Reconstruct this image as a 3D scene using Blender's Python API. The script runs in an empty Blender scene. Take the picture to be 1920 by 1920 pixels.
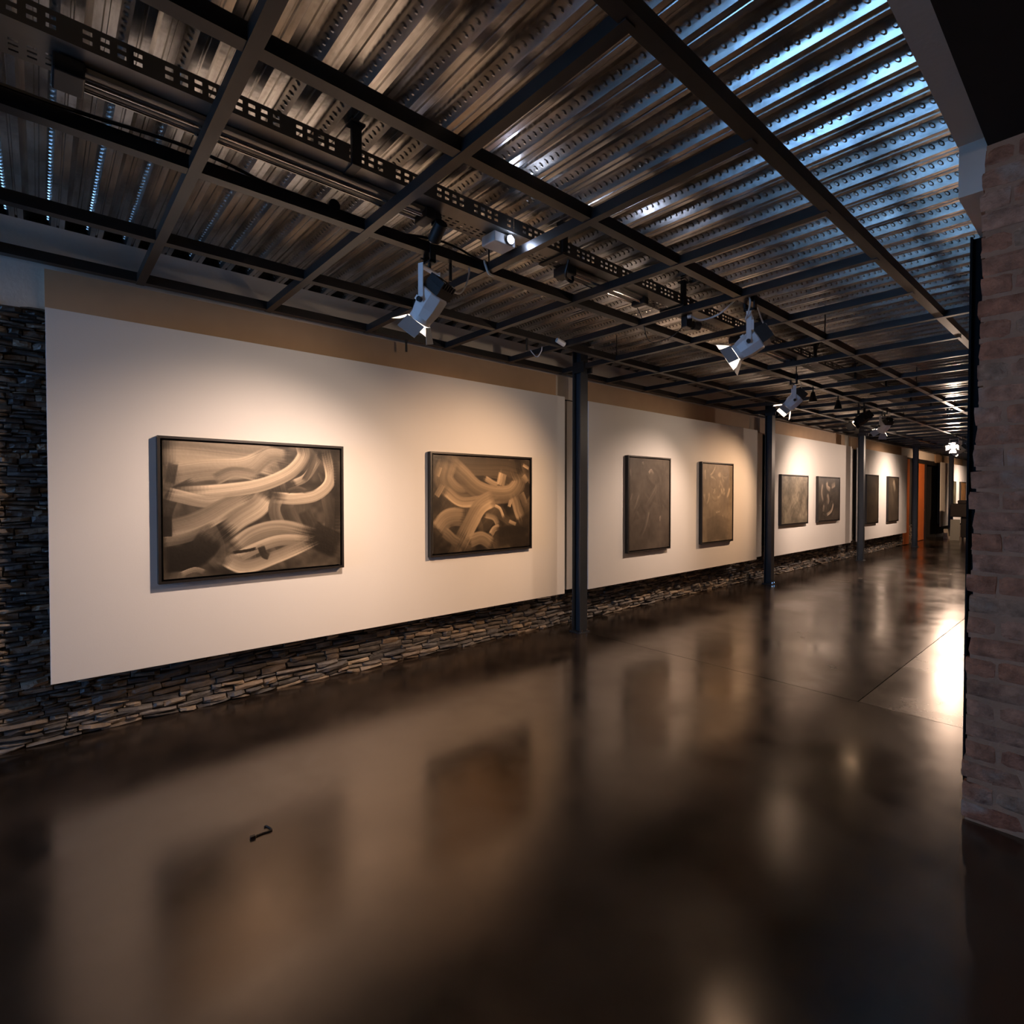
import bpy, math, random
import numpy as np
from mathutils import Vector, Matrix

random.seed(7)
np.random.seed(7)
SC = bpy.context.scene
COL = SC.collection

# ------------------------------------------------------------------ camera
CAM_H = 1.6
F_PX, YAW, PITCH = 1009.0, math.radians(41.3), math.radians(1.0)
cam_d = bpy.data.cameras.new('camera')
cam_d.sensor_width = 36.0
cam_d.lens = F_PX / 1920 * 36.0
cam_d.shift_y = -(960 - (926 + F_PX * math.tan(PITCH))) / 1920
cam_d.clip_start = 0.02
cam_d.clip_end = 200
cam = bpy.data.objects.new('camera', cam_d)
COL.objects.link(cam)
cam.location = (0, 0, CAM_H)
cam.rotation_euler = (math.pi / 2 - PITCH, 0, -YAW)
SC.camera = cam

# ------------------------------------------------------------------ world, daylight, exposure
SC.view_settings.view_transform = 'Standard'
SC.view_settings.look = 'None'
SC.view_settings.gamma = 1.0
SC.view_settings.use_curve_mapping = False
SC.view_settings.exposure = 0.6
SC.cycles.sample_clamp_indirect = 6.0
SC.cycles.adaptive_threshold = 0.08
SC.cycles.use_light_tree = False
SC.cycles.max_bounces = 6
SC.cycles.diffuse_bounces = 3
SC.cycles.glossy_bounces = 3
w = bpy.data.worlds.new('dusk_sky')
SC.world = w
w.use_nodes = True
bg = w.node_tree.nodes['Background']
bg.inputs[0].default_value = (0.25, 0.45, 0.85, 1)
bg.inputs[1].default_value = 0.6

WIN_X = -6.0
day = bpy.data.lights.new('daylight', 'AREA')      # blue daylight entering through the end window
day.shape = 'RECTANGLE'
day.size = 2.4
day.size_y = 2.55
day.energy = 150
day.color = (0.22, 0.50, 1.0)
day_o = bpy.data.objects.new('daylight', day)
COL.objects.link(day_o)
day_o.location = (WIN_X - 0.35, 2.95, 1.62)
day_o.rotation_euler = Vector((1, 0, 0)).to_track_quat('-Z', 'Z').to_euler()

# ------------------------------------------------------------------ materials
MATS = {}
def new_mat(name):
    m = bpy.data.materials.new(name)
    m.use_nodes = True
    MATS[name] = m
    nt = m.node_tree
    return m, nt, nt.nodes['Principled BSDF']
def N(nt, t, **kw):
    n = nt.nodes.new(t)
    for k, v in kw.items():
        setattr(n, k, v)
    return n
def simple(name, col, rough=0.5, metal=0.0, spec=0.5, noise=0.0, nscale=8.0, bump=0.0, bscale=60.0):
    m, nt, b = new_mat(name)
    b.inputs['Base Color'].default_value = (*col, 1)
    b.inputs['Roughness'].default_value = rough
    b.inputs['Metallic'].default_value = metal
    b.inputs['Specular IOR Level'].default_value = spec
    tc = N(nt, 'ShaderNodeTexCoord')
    if noise:
        n = N(nt, 'ShaderNodeTexNoise')
        n.inputs['Scale'].default_value = nscale
        n.inputs['Detail'].default_value = 5
        nt.links.new(tc.outputs['Object'], n.inputs['Vector'])
        r = N(nt, 'ShaderNodeMapRange')
        r.inputs['To Min'].default_value = 1 - noise
        r.inputs['To Max'].default_value = 1 + noise
        nt.links.new(n.outputs['Fac'], r.inputs['Value'])
        mx = N(nt, 'ShaderNodeVectorMath', operation='SCALE')
        mx.inputs[0].default_value = col
        nt.links.new(r.outputs[0], mx.inputs['Scale'])
        nt.links.new(mx.outputs[0], b.inputs['Base Color'])
    if bump:
        n2 = N(nt, 'ShaderNodeTexNoise')
        n2.inputs['Scale'].default_value = bscale
        n2.inputs['Detail'].default_value = 3
        nt.links.new(tc.outputs['Object'], n2.inputs['Vector'])
        bp = N(nt, 'ShaderNodeBump')
        bp.inputs['Strength'].default_value = bump
        bp.inputs['Distance'].default_value = 0.01
        nt.links.new(n2.outputs['Fac'], bp.inputs['Height'])
        nt.links.new(bp.outputs[0], b.inputs['Normal'])
    return m
def emit(name, col, strength):
    m, nt, b = new_mat(name)
    b.inputs['Base Color'].default_value = (0.8, 0.8, 0.8, 1)
    b.inputs['Emission Color'].default_value = (*col, 1)
    b.inputs['Emission Strength'].default_value = strength
    return m

simple('panel_white', (0.80, 0.785, 0.765), 0.65, spec=0.3, noise=0.03, nscale=2.0, bump=0.05, bscale=120)
simple('plaster', (0.66, 0.61, 0.55), 0.85, spec=0.2, noise=0.08, nscale=3, bump=0.15, bscale=40)
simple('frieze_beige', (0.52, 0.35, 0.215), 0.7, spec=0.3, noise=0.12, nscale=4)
simple('black_steel', (0.014, 0.013, 0.013), 0.45, noise=0.3, nscale=20)
simple('grid_steel', (0.020, 0.018, 0.017), 0.33, noise=0.3, nscale=15)
simple('matte_black', (0.004, 0.004, 0.004), 0.7, spec=0.2)
simple('post_steel', (0.034, 0.042, 0.053), 0.42, noise=0.2, nscale=10)
simple('tray_steel', (0.26, 0.245, 0.225), 0.42, metal=0.6, noise=0.2, nscale=9)
simple('tray_shaded', (0.06, 0.056, 0.052), 0.45, noise=0.2, nscale=9)  # tray steel darkened: shade on the unlit side rails put into the colour
simple('tube_glass', (0.80, 0.77, 0.73), 0.25)
simple('silver_tube', (0.86, 0.85, 0.84), 0.14, metal=1.0)
simple('lamp_silver', (0.86, 0.87, 0.89), 0.38, noise=0.03)
simple('door_flap', (0.55, 0.56, 0.57), 0.45)
simple('black_plastic', (0.013, 0.013, 0.014), 0.4)
simple('white_plastic', (0.72, 0.72, 0.72), 0.4)
simple('grey_cable', (0.50, 0.49, 0.48), 0.5)
simple('frame_black', (0.016, 0.013, 0.012), 0.42, noise=0.2, nscale=30)
simple('canvas_back', (0.30, 0.26, 0.22), 0.8)
simple('orange_wood', (0.42, 0.115, 0.028), 0.45, noise=0.2, nscale=3)
simple('dark_void', (0.012, 0.011, 0.012), 0.8)
simple('black_paint', (0.010, 0.009, 0.010), 0.8, noise=0.3, nscale=6)
simple('mortar', (0.45, 0.26, 0.165), 0.95, noise=0.4, nscale=9, bump=0.6, bscale=50)
simple('stone_core', (0.018, 0.018, 0.020), 0.95, noise=0.4, nscale=20)
simple('pale_card', (0.50, 0.44, 0.38), 0.7)
simple('grey_card', (0.20, 0.22, 0.21), 0.7)
simple('dark_wall', (0.05, 0.045, 0.042), 0.9, noise=0.3, nscale=3)
simple('rust_clip', (0.03, 0.018, 0.012), 0.5)
emit('lens_warm', (1.0, 0.76, 0.56), 190.0)
emit('lens_dim', (1.0, 0.70, 0.45), 30.0)
emit('lens_glare', (1.0, 0.80, 0.62), 230.0)
emit('fill_bulb', (1.0, 0.72, 0.48), 25.0)  # glowing diffuser of the added fill lamp behind the viewpoint
emit('projector_lens', (0.62, 0.72, 1.0), 60.0)

def deck_material():
    m, nt, b = new_mat('galvanised_deck')
    tc = N(nt, 'ShaderNodeTexCoord')
    geo = N(nt, 'ShaderNodeNewGeometry')
    mp = N(nt, 'ShaderNodeMapping')
    mp.inputs['Scale'].default_value = (9.0, 1.1, 3.0)
    nt.links.new(geo.outputs['Position'], mp.inputs['Vector'])
    n = N(nt, 'ShaderNodeTexNoise')
    n.inputs['Scale'].default_value = 1.6
    n.inputs['Detail'].default_value = 6
    n.inputs['Roughness'].default_value = 0.62
    nt.links.new(mp.outputs[0], n.inputs['Vector'])
    cr = N(nt, 'ShaderNodeValToRGB')
    cr.color_ramp.elements[0].position = 0.30
    cr.color_ramp.elements[0].color = (0.26, 0.235, 0.205, 1)
    cr.color_ramp.elements[1].position = 0.72
    cr.color_ramp.elements[1].color = (0.92, 0.90, 0.86, 1)
    nt.links.new(n.outputs['Fac'], cr.inputs[0])
    nt.links.new(cr.outputs[0], b.inputs['Base Color'])
    b.inputs['Metallic'].default_value = 0.92
    r = N(nt, 'ShaderNodeMapRange')
    r.inputs['To Min'].default_value = 0.30
    r.inputs['To Max'].default_value = 0.16
    nt.links.new(n.outputs['Fac'], r.inputs['Value'])
    nt.links.new(r.outputs[0], b.inputs['Roughness'])
    n2 = N(nt, 'ShaderNodeTexNoise')
    n2.inputs['Scale'].default_value = 14
    nt.links.new(geo.outputs['Position'], n2.inputs['Vector'])
    bp = N(nt, 'ShaderNodeBump')
    bp.inputs['Strength'].default_value = 0.12
    bp.inputs['Distance'].default_value = 0.01
    nt.links.new(n2.outputs['Fac'], bp.inputs['Height'])
    nt.links.new(bp.outputs[0], b.inputs['Normal'])
deck_material()

def floor_material(name, r0, r1, c0, c1):
    m, nt, b = new_mat(name)
    geo = N(nt, 'ShaderNodeNewGeometry')
    oi = N(nt, 'ShaderNodeObjectInfo')
    n = N(nt, 'ShaderNodeTexNoise')
    n.inputs['Scale'].default_value = 1.3
    n.inputs['Detail'].default_value = 9
    n.inputs['Roughness'].default_value = 0.6
    n.inputs['Distortion'].default_value = 0.2
    nt.links.new(geo.outputs['Position'], n.inputs['Vector'])
    cr = N(nt, 'ShaderNodeValToRGB')
    cr.color_ramp.elements[0].position = 0.32
    cr.color_ramp.elements[0].color = (*c0, 1)
    cr.color_ramp.elements[1].position = 0.72
    cr.color_ramp.elements[1].color = (*c1, 1)
    nt.links.new(n.outputs['Fac'], cr.inputs[0])
    nt.links.new(cr.outputs[0], b.inputs['Base Color'])
    b.inputs['IOR'].default_value = 2.2
    b.inputs['Specular IOR Level'].default_value = 0.5
    b.inputs['Specular Tint'].default_value = (1.0, 0.80, 0.62, 1)
    r = N(nt, 'ShaderNodeMapRange')
    r.inputs['From Min'].default_value = 0.3
    r.inputs['From Max'].default_value = 0.7
    r.inputs['To Min'].default_value = r0
    r.inputs['To Max'].default_value = r1
    nt.links.new(n.outputs['Fac'], r.inputs['Value'])
    nt.links.new(r.outputs[0], b.inputs['Roughness'])
    n2 = N(nt, 'ShaderNodeTexNoise')
    n2.inputs['Scale'].default_value = 1.5
    n2.inputs['Detail'].default_value = 1.5
    nt.links.new(geo.outputs['Position'], n2.inputs['Vector'])
    bp = N(nt, 'ShaderNodeBump')
    bp.inputs['Strength'].default_value = 0.12
    bp.inputs['Distance'].default_value = 0.02
    nt.links.new(n2.outputs['Fac'], bp.inputs['Height'])
    nt.links.new(bp.outputs[0], b.inputs['Normal'])
floor_material('polished_concrete', 0.13, 0.28, (0.010, 0.008, 0.007), (0.042, 0.032, 0.025))
floor_material('worn_concrete', 0.20, 0.33, (0.018, 0.015, 0.012), (0.060, 0.048, 0.038))

def variegated(name, cols, rough, nscale, bump, spec=0.4, bloom=None):
    """stones / bricks: each piece takes a tone of its own, with grain on top"""
    m, nt, b = new_mat(name)
    oi = N(nt, 'ShaderNodeObjectInfo')
    geo = N(nt, 'ShaderNodeNewGeometry')
    add = N(nt, 'ShaderNodeMath', operation='ADD')
    nt.links.new(oi.outputs['Random'], add.inputs[0])
    nt.links.new(geo.outputs['Random Per Island'], add.inputs[1])
    fr = N(nt, 'ShaderNodeMath', operation='FRACT')
    nt.links.new(add.outputs[0], fr.inputs[0])
    cr = N(nt, 'ShaderNodeValToRGB')
    cr.color_ramp.interpolation = 'LINEAR'
    els = cr.color_ramp.elements
    for i, c in enumerate(cols):
        p = i / (len(cols) - 1)
        if i == 0:
            e = els[0]; e.position = 0
        elif i == len(cols) - 1:
            e = els[-1]; e.position = 1
        else:
            e = els.new(p)
        e.color = (*c, 1)
    nt.links.new(fr.outputs[0], cr.inputs[0])
    n = N(nt, 'ShaderNodeTexNoise')
    n.inputs['Scale'].default_value = nscale
    n.inputs['Detail'].default_value = 6
    nt.links.new(geo.outputs['Position'], n.inputs['Vector'])
    r = N(nt, 'ShaderNodeMapRange')
    r.inputs['From Min'].default_value = 0.25
    r.inputs['From Max'].default_value = 0.75
    r.inputs['To Min'].default_value = 0.55
    r.inputs['To Max'].default_value = 1.45
    nt.links.new(n.outputs['Fac'], r.inputs['Value'])
    sc = N(nt, 'ShaderNodeVectorMath', operation='SCALE')
    nt.links.new(cr.outputs[0], sc.inputs[0])
    nt.links.new(r.outputs[0], sc.inputs['Scale'])
    if bloom:            # pale lime bloom and dark grime in patches
        prev = sc.outputs[0]
        for (col_, scl, lo_, hi_, off) in bloom:
            nb_ = N(nt, 'ShaderNodeTexNoise')
            nb_.inputs['Scale'].default_value = scl
            nb_.inputs['Detail'].default_value = 5
            va = N(nt, 'ShaderNodeVectorMath', operation='ADD')
            va.inputs[1].default_value = (off, off, off)
            nt.links.new(geo.outputs['Position'], va.inputs[0])
            nt.links.new(va.outputs[0], nb_.inputs['Vector'])
            mr = N(nt, 'ShaderNodeMapRange')
            mr.inputs['From Min'].default_value = lo_
            mr.inputs['From Max'].default_value = hi_
            mr.inputs['To Max'].default_value = 0.75
            nt.links.new(nb_.outputs['Fac'], mr.inputs['Value'])
            mxr = N(nt, 'ShaderNodeMix', data_type='RGBA')
            mxr.inputs[7].default_value = (*col_, 1)
            nt.links.new(mr.outputs[0], mxr.inputs[0])
            nt.links.new(prev, mxr.inputs[6])
            prev = mxr.outputs[2]
        nt.links.new(prev, b.inputs['Base Color'])
    else:
        nt.links.new(sc.outputs[0], b.inputs['Base Color'])
    b.inputs['Roughness'].default_value = rough
    b.inputs['Specular IOR Level'].default_value = spec
    n2 = N(nt, 'ShaderNodeTexNoise')
    n2.inputs['Scale'].default_value = nscale * 4
    n2.inputs['Detail'].default_value = 4
    nt.links.new(geo.outputs['Position'], n2.inputs['Vector'])
    bp = N(nt, 'ShaderNodeBump')
    bp.inputs['Strength'].default_value = bump
    bp.inputs['Distance'].default_value = 0.01
    nt.links.new(n2.outputs['Fac'], bp.inputs['Height'])
    nt.links.new(bp.outputs[0], b.inputs['Normal'])
variegated('slate', [(0.050, 0.049, 0.052), (0.105, 0.098, 0.094), (0.060, 0.057, 0.057), (0.27, 0.215, 0.16), (0.085, 0.085, 0.090), (0.20, 0.15, 0.105), (0.055, 0.055, 0.060)], 0.6, 14, 0.7, 0.5)
variegated('old_brick', [(0.44, 0.19, 0.11), (0.50, 0.25, 0.155), (0.42, 0.27, 0.18), (0.35, 0.13, 0.075), (0.48, 0.27, 0.18), (0.46, 0.20, 0.115), (0.40, 0.24, 0.165)], 0.9, 16, 1.0, 0.25, bloom=[((0.50, 0.40, 0.32), 5.0, 0.56, 0.70, 3.1), ((0.14, 0.06, 0.04), 7.0, 0.58, 0.72, 9.7)])

def canvas_material():
    m, nt, b = new_mat('painted_canvas')
    at = N(nt, 'ShaderNodeAttribute', attribute_name='paint')
    nt.links.new(at.outputs['Color'], b.inputs['Base Color'])
    b.inputs['Roughness'].default_value = 0.42
    b.inputs['Specular IOR Level'].default_value = 0.35
canvas_material()

def glass_material():
    m = bpy.data.materials.new('window_glass')
    m.use_nodes = True
    MATS['window_glass'] = m
    nt = m.node_tree
    nt.nodes.clear()
    out = N(nt, 'ShaderNodeOutputMaterial')
    mix = N(nt, 'ShaderNodeMixShader')
    mix.inputs[0].default_value = 0.08
    tr = N(nt, 'ShaderNodeBsdfTransparent')
    gl = N(nt, 'ShaderNodeBsdfGlossy')
    gl.inputs['Roughness'].default_value = 0.03
    nt.links.new(tr.outputs[0], mix.inputs[1])
    nt.links.new(gl.outputs[0], mix.inputs[2])
    nt.links.new(mix.outputs[0], out.inputs[0])
glass_material()

# ------------------------------------------------------------------ mesh helpers
class MB:
    def __init__(self):
        self.v = []; self.f = []
    def add(self, vs, fs):
        o = len(self.v)
        self.v += [tuple(p) for p in vs]
        self.f += [tuple(i + o for i in f) for f in fs]
        return self
    def box(self, x0, x1, y0, y1, z0, z1):
        vs = [(x0, y0, z0), (x1, y0, z0), (x1, y1, z0), (x0, y1, z0), (x0, y0, z1), (x1, y0, z1), (x1, y1, z1), (x0, y1, z1)]
        return self.add(vs, [(3, 2, 1, 0), (4, 5, 6, 7), (0, 1, 5, 4), (1, 2, 6, 5), (2, 3, 7, 6), (3, 0, 4, 7)])
    def obox(self, c, ax, ay, az, hx, hy, hz):
        c = Vector(c)
        vs = []
        for sz in (-1, 1):
            for sx, sy in ((-1, -1), (1, -1), (1, 1), (-1, 1)):
                vs.append(c + ax * hx * sx + ay * hy * sy + az * hz * sz)
        return self.add(vs, [(3, 2, 1, 0), (4, 5, 6, 7), (0, 1, 5, 4), (1, 2, 6, 5), (2, 3, 7, 6), (3, 0, 4, 7)])
    def quad(self, a, b, c, d):
        return self.add([a, b, c, d], [(0, 1, 2, 3)])
    def cyl(self, p, q, r0, r1=None, n=12, cap=True):
        r1 = r0 if r1 is None else r1
        p, q = Vector(p), Vector(q)
        d = (q - p).normalized()
        a = d.orthogonal().normalized(); b = d.cross(a)
        vs = []
        for c, r in ((p, r0), (q, r1)):
            for i in range(n):
                t = 2 * math.pi * i / n
                vs.append(c + a * (math.cos(t) * r) + b * (math.sin(t) * r))
        fs = [(i, (i + 1) % n, n + (i + 1) % n, n + i) for i in range(n)]
        if cap:
            fs += [tuple(reversed(range(n))), tuple(range(n, 2 * n))]
        return self.add(vs, fs)
    def tube(self, pts, r, n=8):
        pts = [Vector(p) for p in pts]
        o = len(self.v)
        prev = None
        for i, p in enumerate(pts):
            t = (pts[min(i + 1, len(pts) - 1)] - pts[max(i - 1, 0)]).normalized()
            if prev is None:
                a = t.orthogonal().normalized()
            else:
                a = (prev - t * prev.dot(t)).normalized()
            prev = a
            b = t.cross(a)
            for k in range(n):
                g = 2 * math.pi * k / n
                self.v.append(tuple(p + a * math.cos(g) * r + b * math.sin(g) * r))
        for i in range(len(pts) - 1):
            for k in range(n):
                self.f.append((o + i * n + k, o + i * n + (k + 1) % n, o + (i + 1) * n + (k + 1) % n, o + (i + 1) * n + k))
        self.f.append(tuple(o + k for k in reversed(range(n))))
        e = o + (len(pts) - 1) * n
        self.f.append(tuple(e + k for k in range(n)))
        return self
    def mesh(self, name, mat, smooth=False):
        me = bpy.data.meshes.new(name)
        me.from_pydata(self.v, [], self.f)
        if mat:
            me.materials.append(MATS[mat])
        if smooth:
            me.polygons.foreach_set('use_smooth', [True] * len(me.polygons))
        me.update()
        return me
    def build(self, name, mat, parent=None, smooth=False, bevel=0.0):
        me = self.mesh(name, mat, smooth)
        o = link(name, me, parent)
        if bevel:
            bv = o.modifiers.new('bevel', 'BEVEL')
            bv.width = bevel
            bv.segments = 2
            bv.limit_method = 'ANGLE'
        if smooth:
            es = o.modifiers.new('split', 'EDGE_SPLIT')
            es.split_angle = math.radians(40)
        return o
def link(name, me, parent=None, loc=None):
    o = bpy.data.objects.new(name, me)
    COL.objects.link(o)
    if parent:
        o.parent = parent
        if loc is None:
            o.location = -Vector(parent.get('origin', (0, 0, 0)))   # meshes are written in world coordinates
    if loc is not None:
        o.location = loc
    return o
def tag(o, label=None, cat=None, group=None, kind=None):
    if label: o['label'] = label
    if cat: o['category'] = cat
    if group: o['group'] = group
    if kind: o['kind'] = kind
    return o
def empty(name, loc, label, cat, group=None, kind=None):
    o = bpy.data.objects.new(name, None)
    COL.objects.link(o)
    o.location = loc
    o['origin'] = [float(c) for c in loc]
    o.empty_display_size = 0.1
    return tag(o, label, cat, group, kind)
def spline(pts, n=10):
    pts = [Vector(p) for p in pts]
    P = [pts[0] * 2 - pts[1]] + pts + [pts[-1] * 2 - pts[-2]]
    out = []
    for i in range(1, len(P) - 2):
        for k in range(n):
            t = k / n
            a, b, c, d = P[i - 1], P[i], P[i + 1], P[i + 2]
            out.append(0.5 * ((2 * b) + (c - a) * t + (2 * a - 5 * b + 4 * c - d) * t * t + (3 * b - a - 3 * c + d) * t ** 3))
    out.append(pts[-1])
    return out

# ------------------------------------------------------------------ main dimensions
BAY = 5.04
WALL_Y = 4.555          # face of the slate wall
PANEL_Y = 4.36         # face of the white boards
PX0 = 0.04             # first board starts here
PANEL_W = 4.62
PZ0, PZ1 = 0.42, 2.74
COL_X = 4.70           # first post
COL_Y = 4.16
DECK_Z = 3.31
X_MIN, X_MAX = WIN_X, 33.0
Y_BACK = -5.0
GX0, GDX = 0.533, 0.8275
GZ0, GZ1 = 3.022, 3.075
LONG_Y = [1.005, 1.87, 2.755, 3.64, 4.42]

# ------------------------------------------------------------------ floor
fl = empty('floor', (0, 0, 0), 'dark polished concrete floor with saw-cut joints', None, kind='structure')
del_cat = fl
MB().box(X_MIN - 0.3, X_MAX + 0.3, Y_BACK - 0.3, 5.6, -0.2, -0.03).build('sub_floor', 'dark_void', fl)
g = 0.003
slabs = [(X_MIN - 0.2, 4.72, Y_BACK - 0.2, 5.5)]
xs = [4.72 + BAY * i for i in range(6)] + [X_MAX + 0.2]
for i in range(len(xs) - 1):
    slabs.append((xs[i], xs[i + 1], Y_BACK - 0.2, 1.335))
    slabs.append((xs[i], xs[i + 1], 1.335, 5.5))
for (a, b, c, d) in slabs:
    MB().box(a + g, b - g, c + g, d - g, -0.03, 0.0).build('floor_slab', 'worn_concrete' if (a > 4 and d < 2) else 'polished_concrete', fl)

# ------------------------------------------------------------------ long slate wall on the left
wl = empty('wall_left', (0, WALL_Y, 0), 'long rough slate wall with plaster top behind the white boards', None, kind='structure')
DOOR_A, DOOR_B = 21.35, 24.75
core = MB()
core.box(X_MIN, DOOR_A, WALL_Y + 0.015, WALL_Y + 0.5, 0, 2.76)
core.box(DOOR_B, X_MAX, WALL_Y + 0.015, WALL_Y + 0.5, 0, 2.76)
core.build('wall_core', 'stone_core', wl)
pl = MB()
pl.box(X_MIN, X_MAX, WALL_Y - 0.005, WALL_Y + 0.5, 2.76, DECK_Z)
pl.build('plaster_band', 'plaster', wl)
MB().box(X_MIN, X_MAX, WALL_Y + 0.10, WALL_Y + 0.5, DECK_Z + 0.001, DECK_Z + 0.20).build('wall_plate', 'dark_void', wl)

def rock(seed):
    """a thin slate with an irregular face: front grid 4x3, back edge ring"""
    r = random.Random(seed)
    xsn = [-0.5, -0.5 + r.uniform(0.2, 0.4), r.uniform(0.05, 0.3), 0.5]
    zs = [-0.5, r.uniform(-0.2, 0.2), 0.5]
    vs = []
    for j, z in enumerate(zs):
        for i, x in enumerate(xsn):
            edge = (i in (0, 3)) + (j in (0, 2))
            y = -1.0 + (r.uniform(0.15, 0.5) if edge == 1 else r.uniform(0.3, 0.75) if edge == 2 else r.uniform(-0.05, 0.2))
            xx = x + (r.uniform(-0.04, 0.04) if 0 < i < 3 else (-1 if i == 3 else 1) * r.uniform(0, 0.05))
            zz = z + (r.uniform(-0.1, 0.1) if j == 1 else (-1 if j == 2 else 1) * r.uniform(0, 0.16))
            vs.append((xx, y, zz))
    nb = len(vs)
    vs += [(-0.5, 0, -0.5), (0.5, 0, -0.5), (0.5, 0, 0.5), (-0.5, 0, 0.5)]
    fs = []
    for j in range(2):
        for i in range(3):
            a = j * 4 + i
            fs.append((a, a + 1, a + 5, a + 4))
    b0, b1, b2, b3 = nb, nb + 1, nb + 2, nb + 3
    fs += [(b0, b1, 3, 2, 1, 0), (8, 9, 10, 11, b2, b3), (b0, 0, 4, 8, b3), (3, b1, b2, 11, 7)]
    return vs, fs
ROCKS = [rock(i) for i in range(14)]
ROCK_ME = []
for i, (vs, fs) in enumerate(ROCKS):
    ROCK_ME.append(MB().add(vs, fs).mesh('slate_stone', 'slate'))

fwd = Vector((math.sin(YAW), math.cos(YAW), 0)); rgt = Vector((math.cos(YAW), -math.sin(YAW), 0))
def project(p):
    d = Vector(p) - Vector((0, 0, CAM_H))
    z = d.dot(fwd)
    if z < 0.2:
        return None
    return 960 + F_PX * d.dot(rgt) / z, 926 - F_PX * d.z / z, z
stones = []          # (x, z, length, height, depth, tilt, shape)
rs = random.Random(11)
def lay(x0, x1, z0, z1, hmin, hmax, lmin, lmax):
    z = z0
    while z < z1:
        h = rs.uniform(hmin, hmax)
        h = min(h, z1 - z + 0.012)
        x = x0 - rs.uniform(0, 0.1)
        while x < x1:
            L = rs.uniform(lmin, lmax) * (1.5 if rs.random() < 0.12 else 1)
            hh = h * rs.uniform(0.6, 1.25)
            stones.append((x + L / 2, z + h / 2, L * 0.985, hh, rs.uniform(0.012, 0.060), rs.uniform(-0.10, 0.10), rs.randrange(14)))
            x += L
        z += h
lay(-1.3, 0.30, 0.0, 2.76, 0.014, 0.040, 0.06, 0.20)
lay(0.30, 21.3, 0.0, 0.60, 0.018, 0.052, 0.06, 0.24)
ranked = []
for s in stones:
    p = project((s[0], WALL_Y, s[1]))
    area = 0
    if p and -20 < p[0] < 1815:
        hidden = s[0] > PX0 + 0.04 and s[1] > 0.47
        if not hidden:
            area = (s[2] * F_PX / p[2]) * (s[3] * F_PX / p[2])
    ranked.append((area, s))
ranked.sort(key=lambda t: -t[0])
rest = MB()
for k, (a, s) in enumerate(ranked):
    x, z, L, h, dp, tilt, idx = s
    if k < 300:
        o = bpy.data.objects.new('slate_stone', ROCK_ME[idx])
        COL.objects.link(o)
        o.parent = wl
        o.location = (x, 0.017, z)
        o.scale = (L, dp, h)
        o.rotation_euler = (0, tilt, 0)
    else:
        c, sn = math.cos(tilt), math.sin(tilt)
        vs, fs = ROCKS[idx]
        rest.add([(x + vx * L * c + vz * h * sn, WALL_Y + 0.017 + vy * dp, z + vz * h * c - vx * L * sn) for vx, vy, vz in vs], fs)
ro = rest.build('slate_courses', 'slate', wl)
ro['kind'] = 'stuff'

# beige boards above the white ones
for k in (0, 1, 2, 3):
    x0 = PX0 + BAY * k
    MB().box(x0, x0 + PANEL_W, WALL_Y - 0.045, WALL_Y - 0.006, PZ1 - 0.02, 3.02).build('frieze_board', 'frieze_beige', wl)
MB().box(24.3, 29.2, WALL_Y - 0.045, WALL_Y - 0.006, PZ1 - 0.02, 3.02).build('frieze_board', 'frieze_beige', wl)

# ------------------------------------------------------------------ doorway in the fifth bay
d1 = empty('door_1', (22.2, WALL_Y, 0), 'orange-brown wooden door leaf beyond the fourth post', None, kind='structure')
MB().box(21.35, 23.0, WALL_Y + 0.02, WALL_Y + 0.07, 0.02, 2.62).build('door_leaf', 'orange_wood', d1, bevel=0.004)
MB().box(20.15, 20.75, WALL_Y - 0.05, WALL_Y - 0.01, 0.02, 2.70).build('side_leaf', 'orange_wood', d1, bevel=0.004)
MB().cyl((22.86, WALL_Y - 0.02, 1.05), (22.86, WALL_Y + 0.03, 1.05), 0.02).build('door_knob', 'silver_tube', d1)
MB().box(23.0, 23.12, WALL_Y - 0.02, WALL_Y + 0.1, 0, 2.72).box(21.28, 21.35, WALL_Y - 0.02, WALL_Y + 0.1, 0, 2.72).box(21.28, 24.8, WALL_Y - 0.02, WALL_Y + 0.1, 2.62, 2.76).build('door_frame', 'black_steel', d1)
dk = MB()
dk.box(23.0, 24.8, 5.5, 5.6, 0, 2.8).box(21.3, 24.8, WALL_Y + 0.45, WALL_Y + 0.5, 0, 2.8)
dk.build('door_recess', 'dark_void', d1)

# ------------------------------------------------------------------ ceiling: ribbed metal deck in sheets
ce = empty('ceiling', (0, 0, DECK_Z), 'ribbed galvanised metal deck ceiling with embossed webs', None, kind='structure')
PIT = 0.196
DY0, DY1 = 0.555, WALL_Y + 0.10
prof = [(0.0, 0.0), (0.026, 0.0), (0.030, 0.007), (0.036, 0.007), (0.040, 0.0), (0.066, 0.0), (0.094, 0.062), (0.121, 0.062), (0.125, 0.055), (0.137, 0.055), (0.141, 0.062), (0.168, 0.062), (0.196, 0.0)]
def bump_on(mb, c, ex, ey, nrm, a, b, h):
    """low oblong embossment on a web: a = half length along ex, b along ey"""
    vs = []
    for k in range(8):
        t = 2 * math.pi * k / 8
        vs.append(c + ex * (a * math.cos(t)) + ey * (b * math.sin(t)))
    for k in range(8):
        t = 2 * math.pi * k / 8
        vs.append(c + ex * (0.55 * a * math.cos(t)) + ey * (0.55 * b * math.sin(t)) + nrm * h)
    fs = [(k, (k + 1) % 8, 8 + (k + 1) % 8, 8 + k) for k in range(8)] + [tuple(range(8, 16))]
    mb.add(vs, fs)
sheet = MB()
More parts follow.
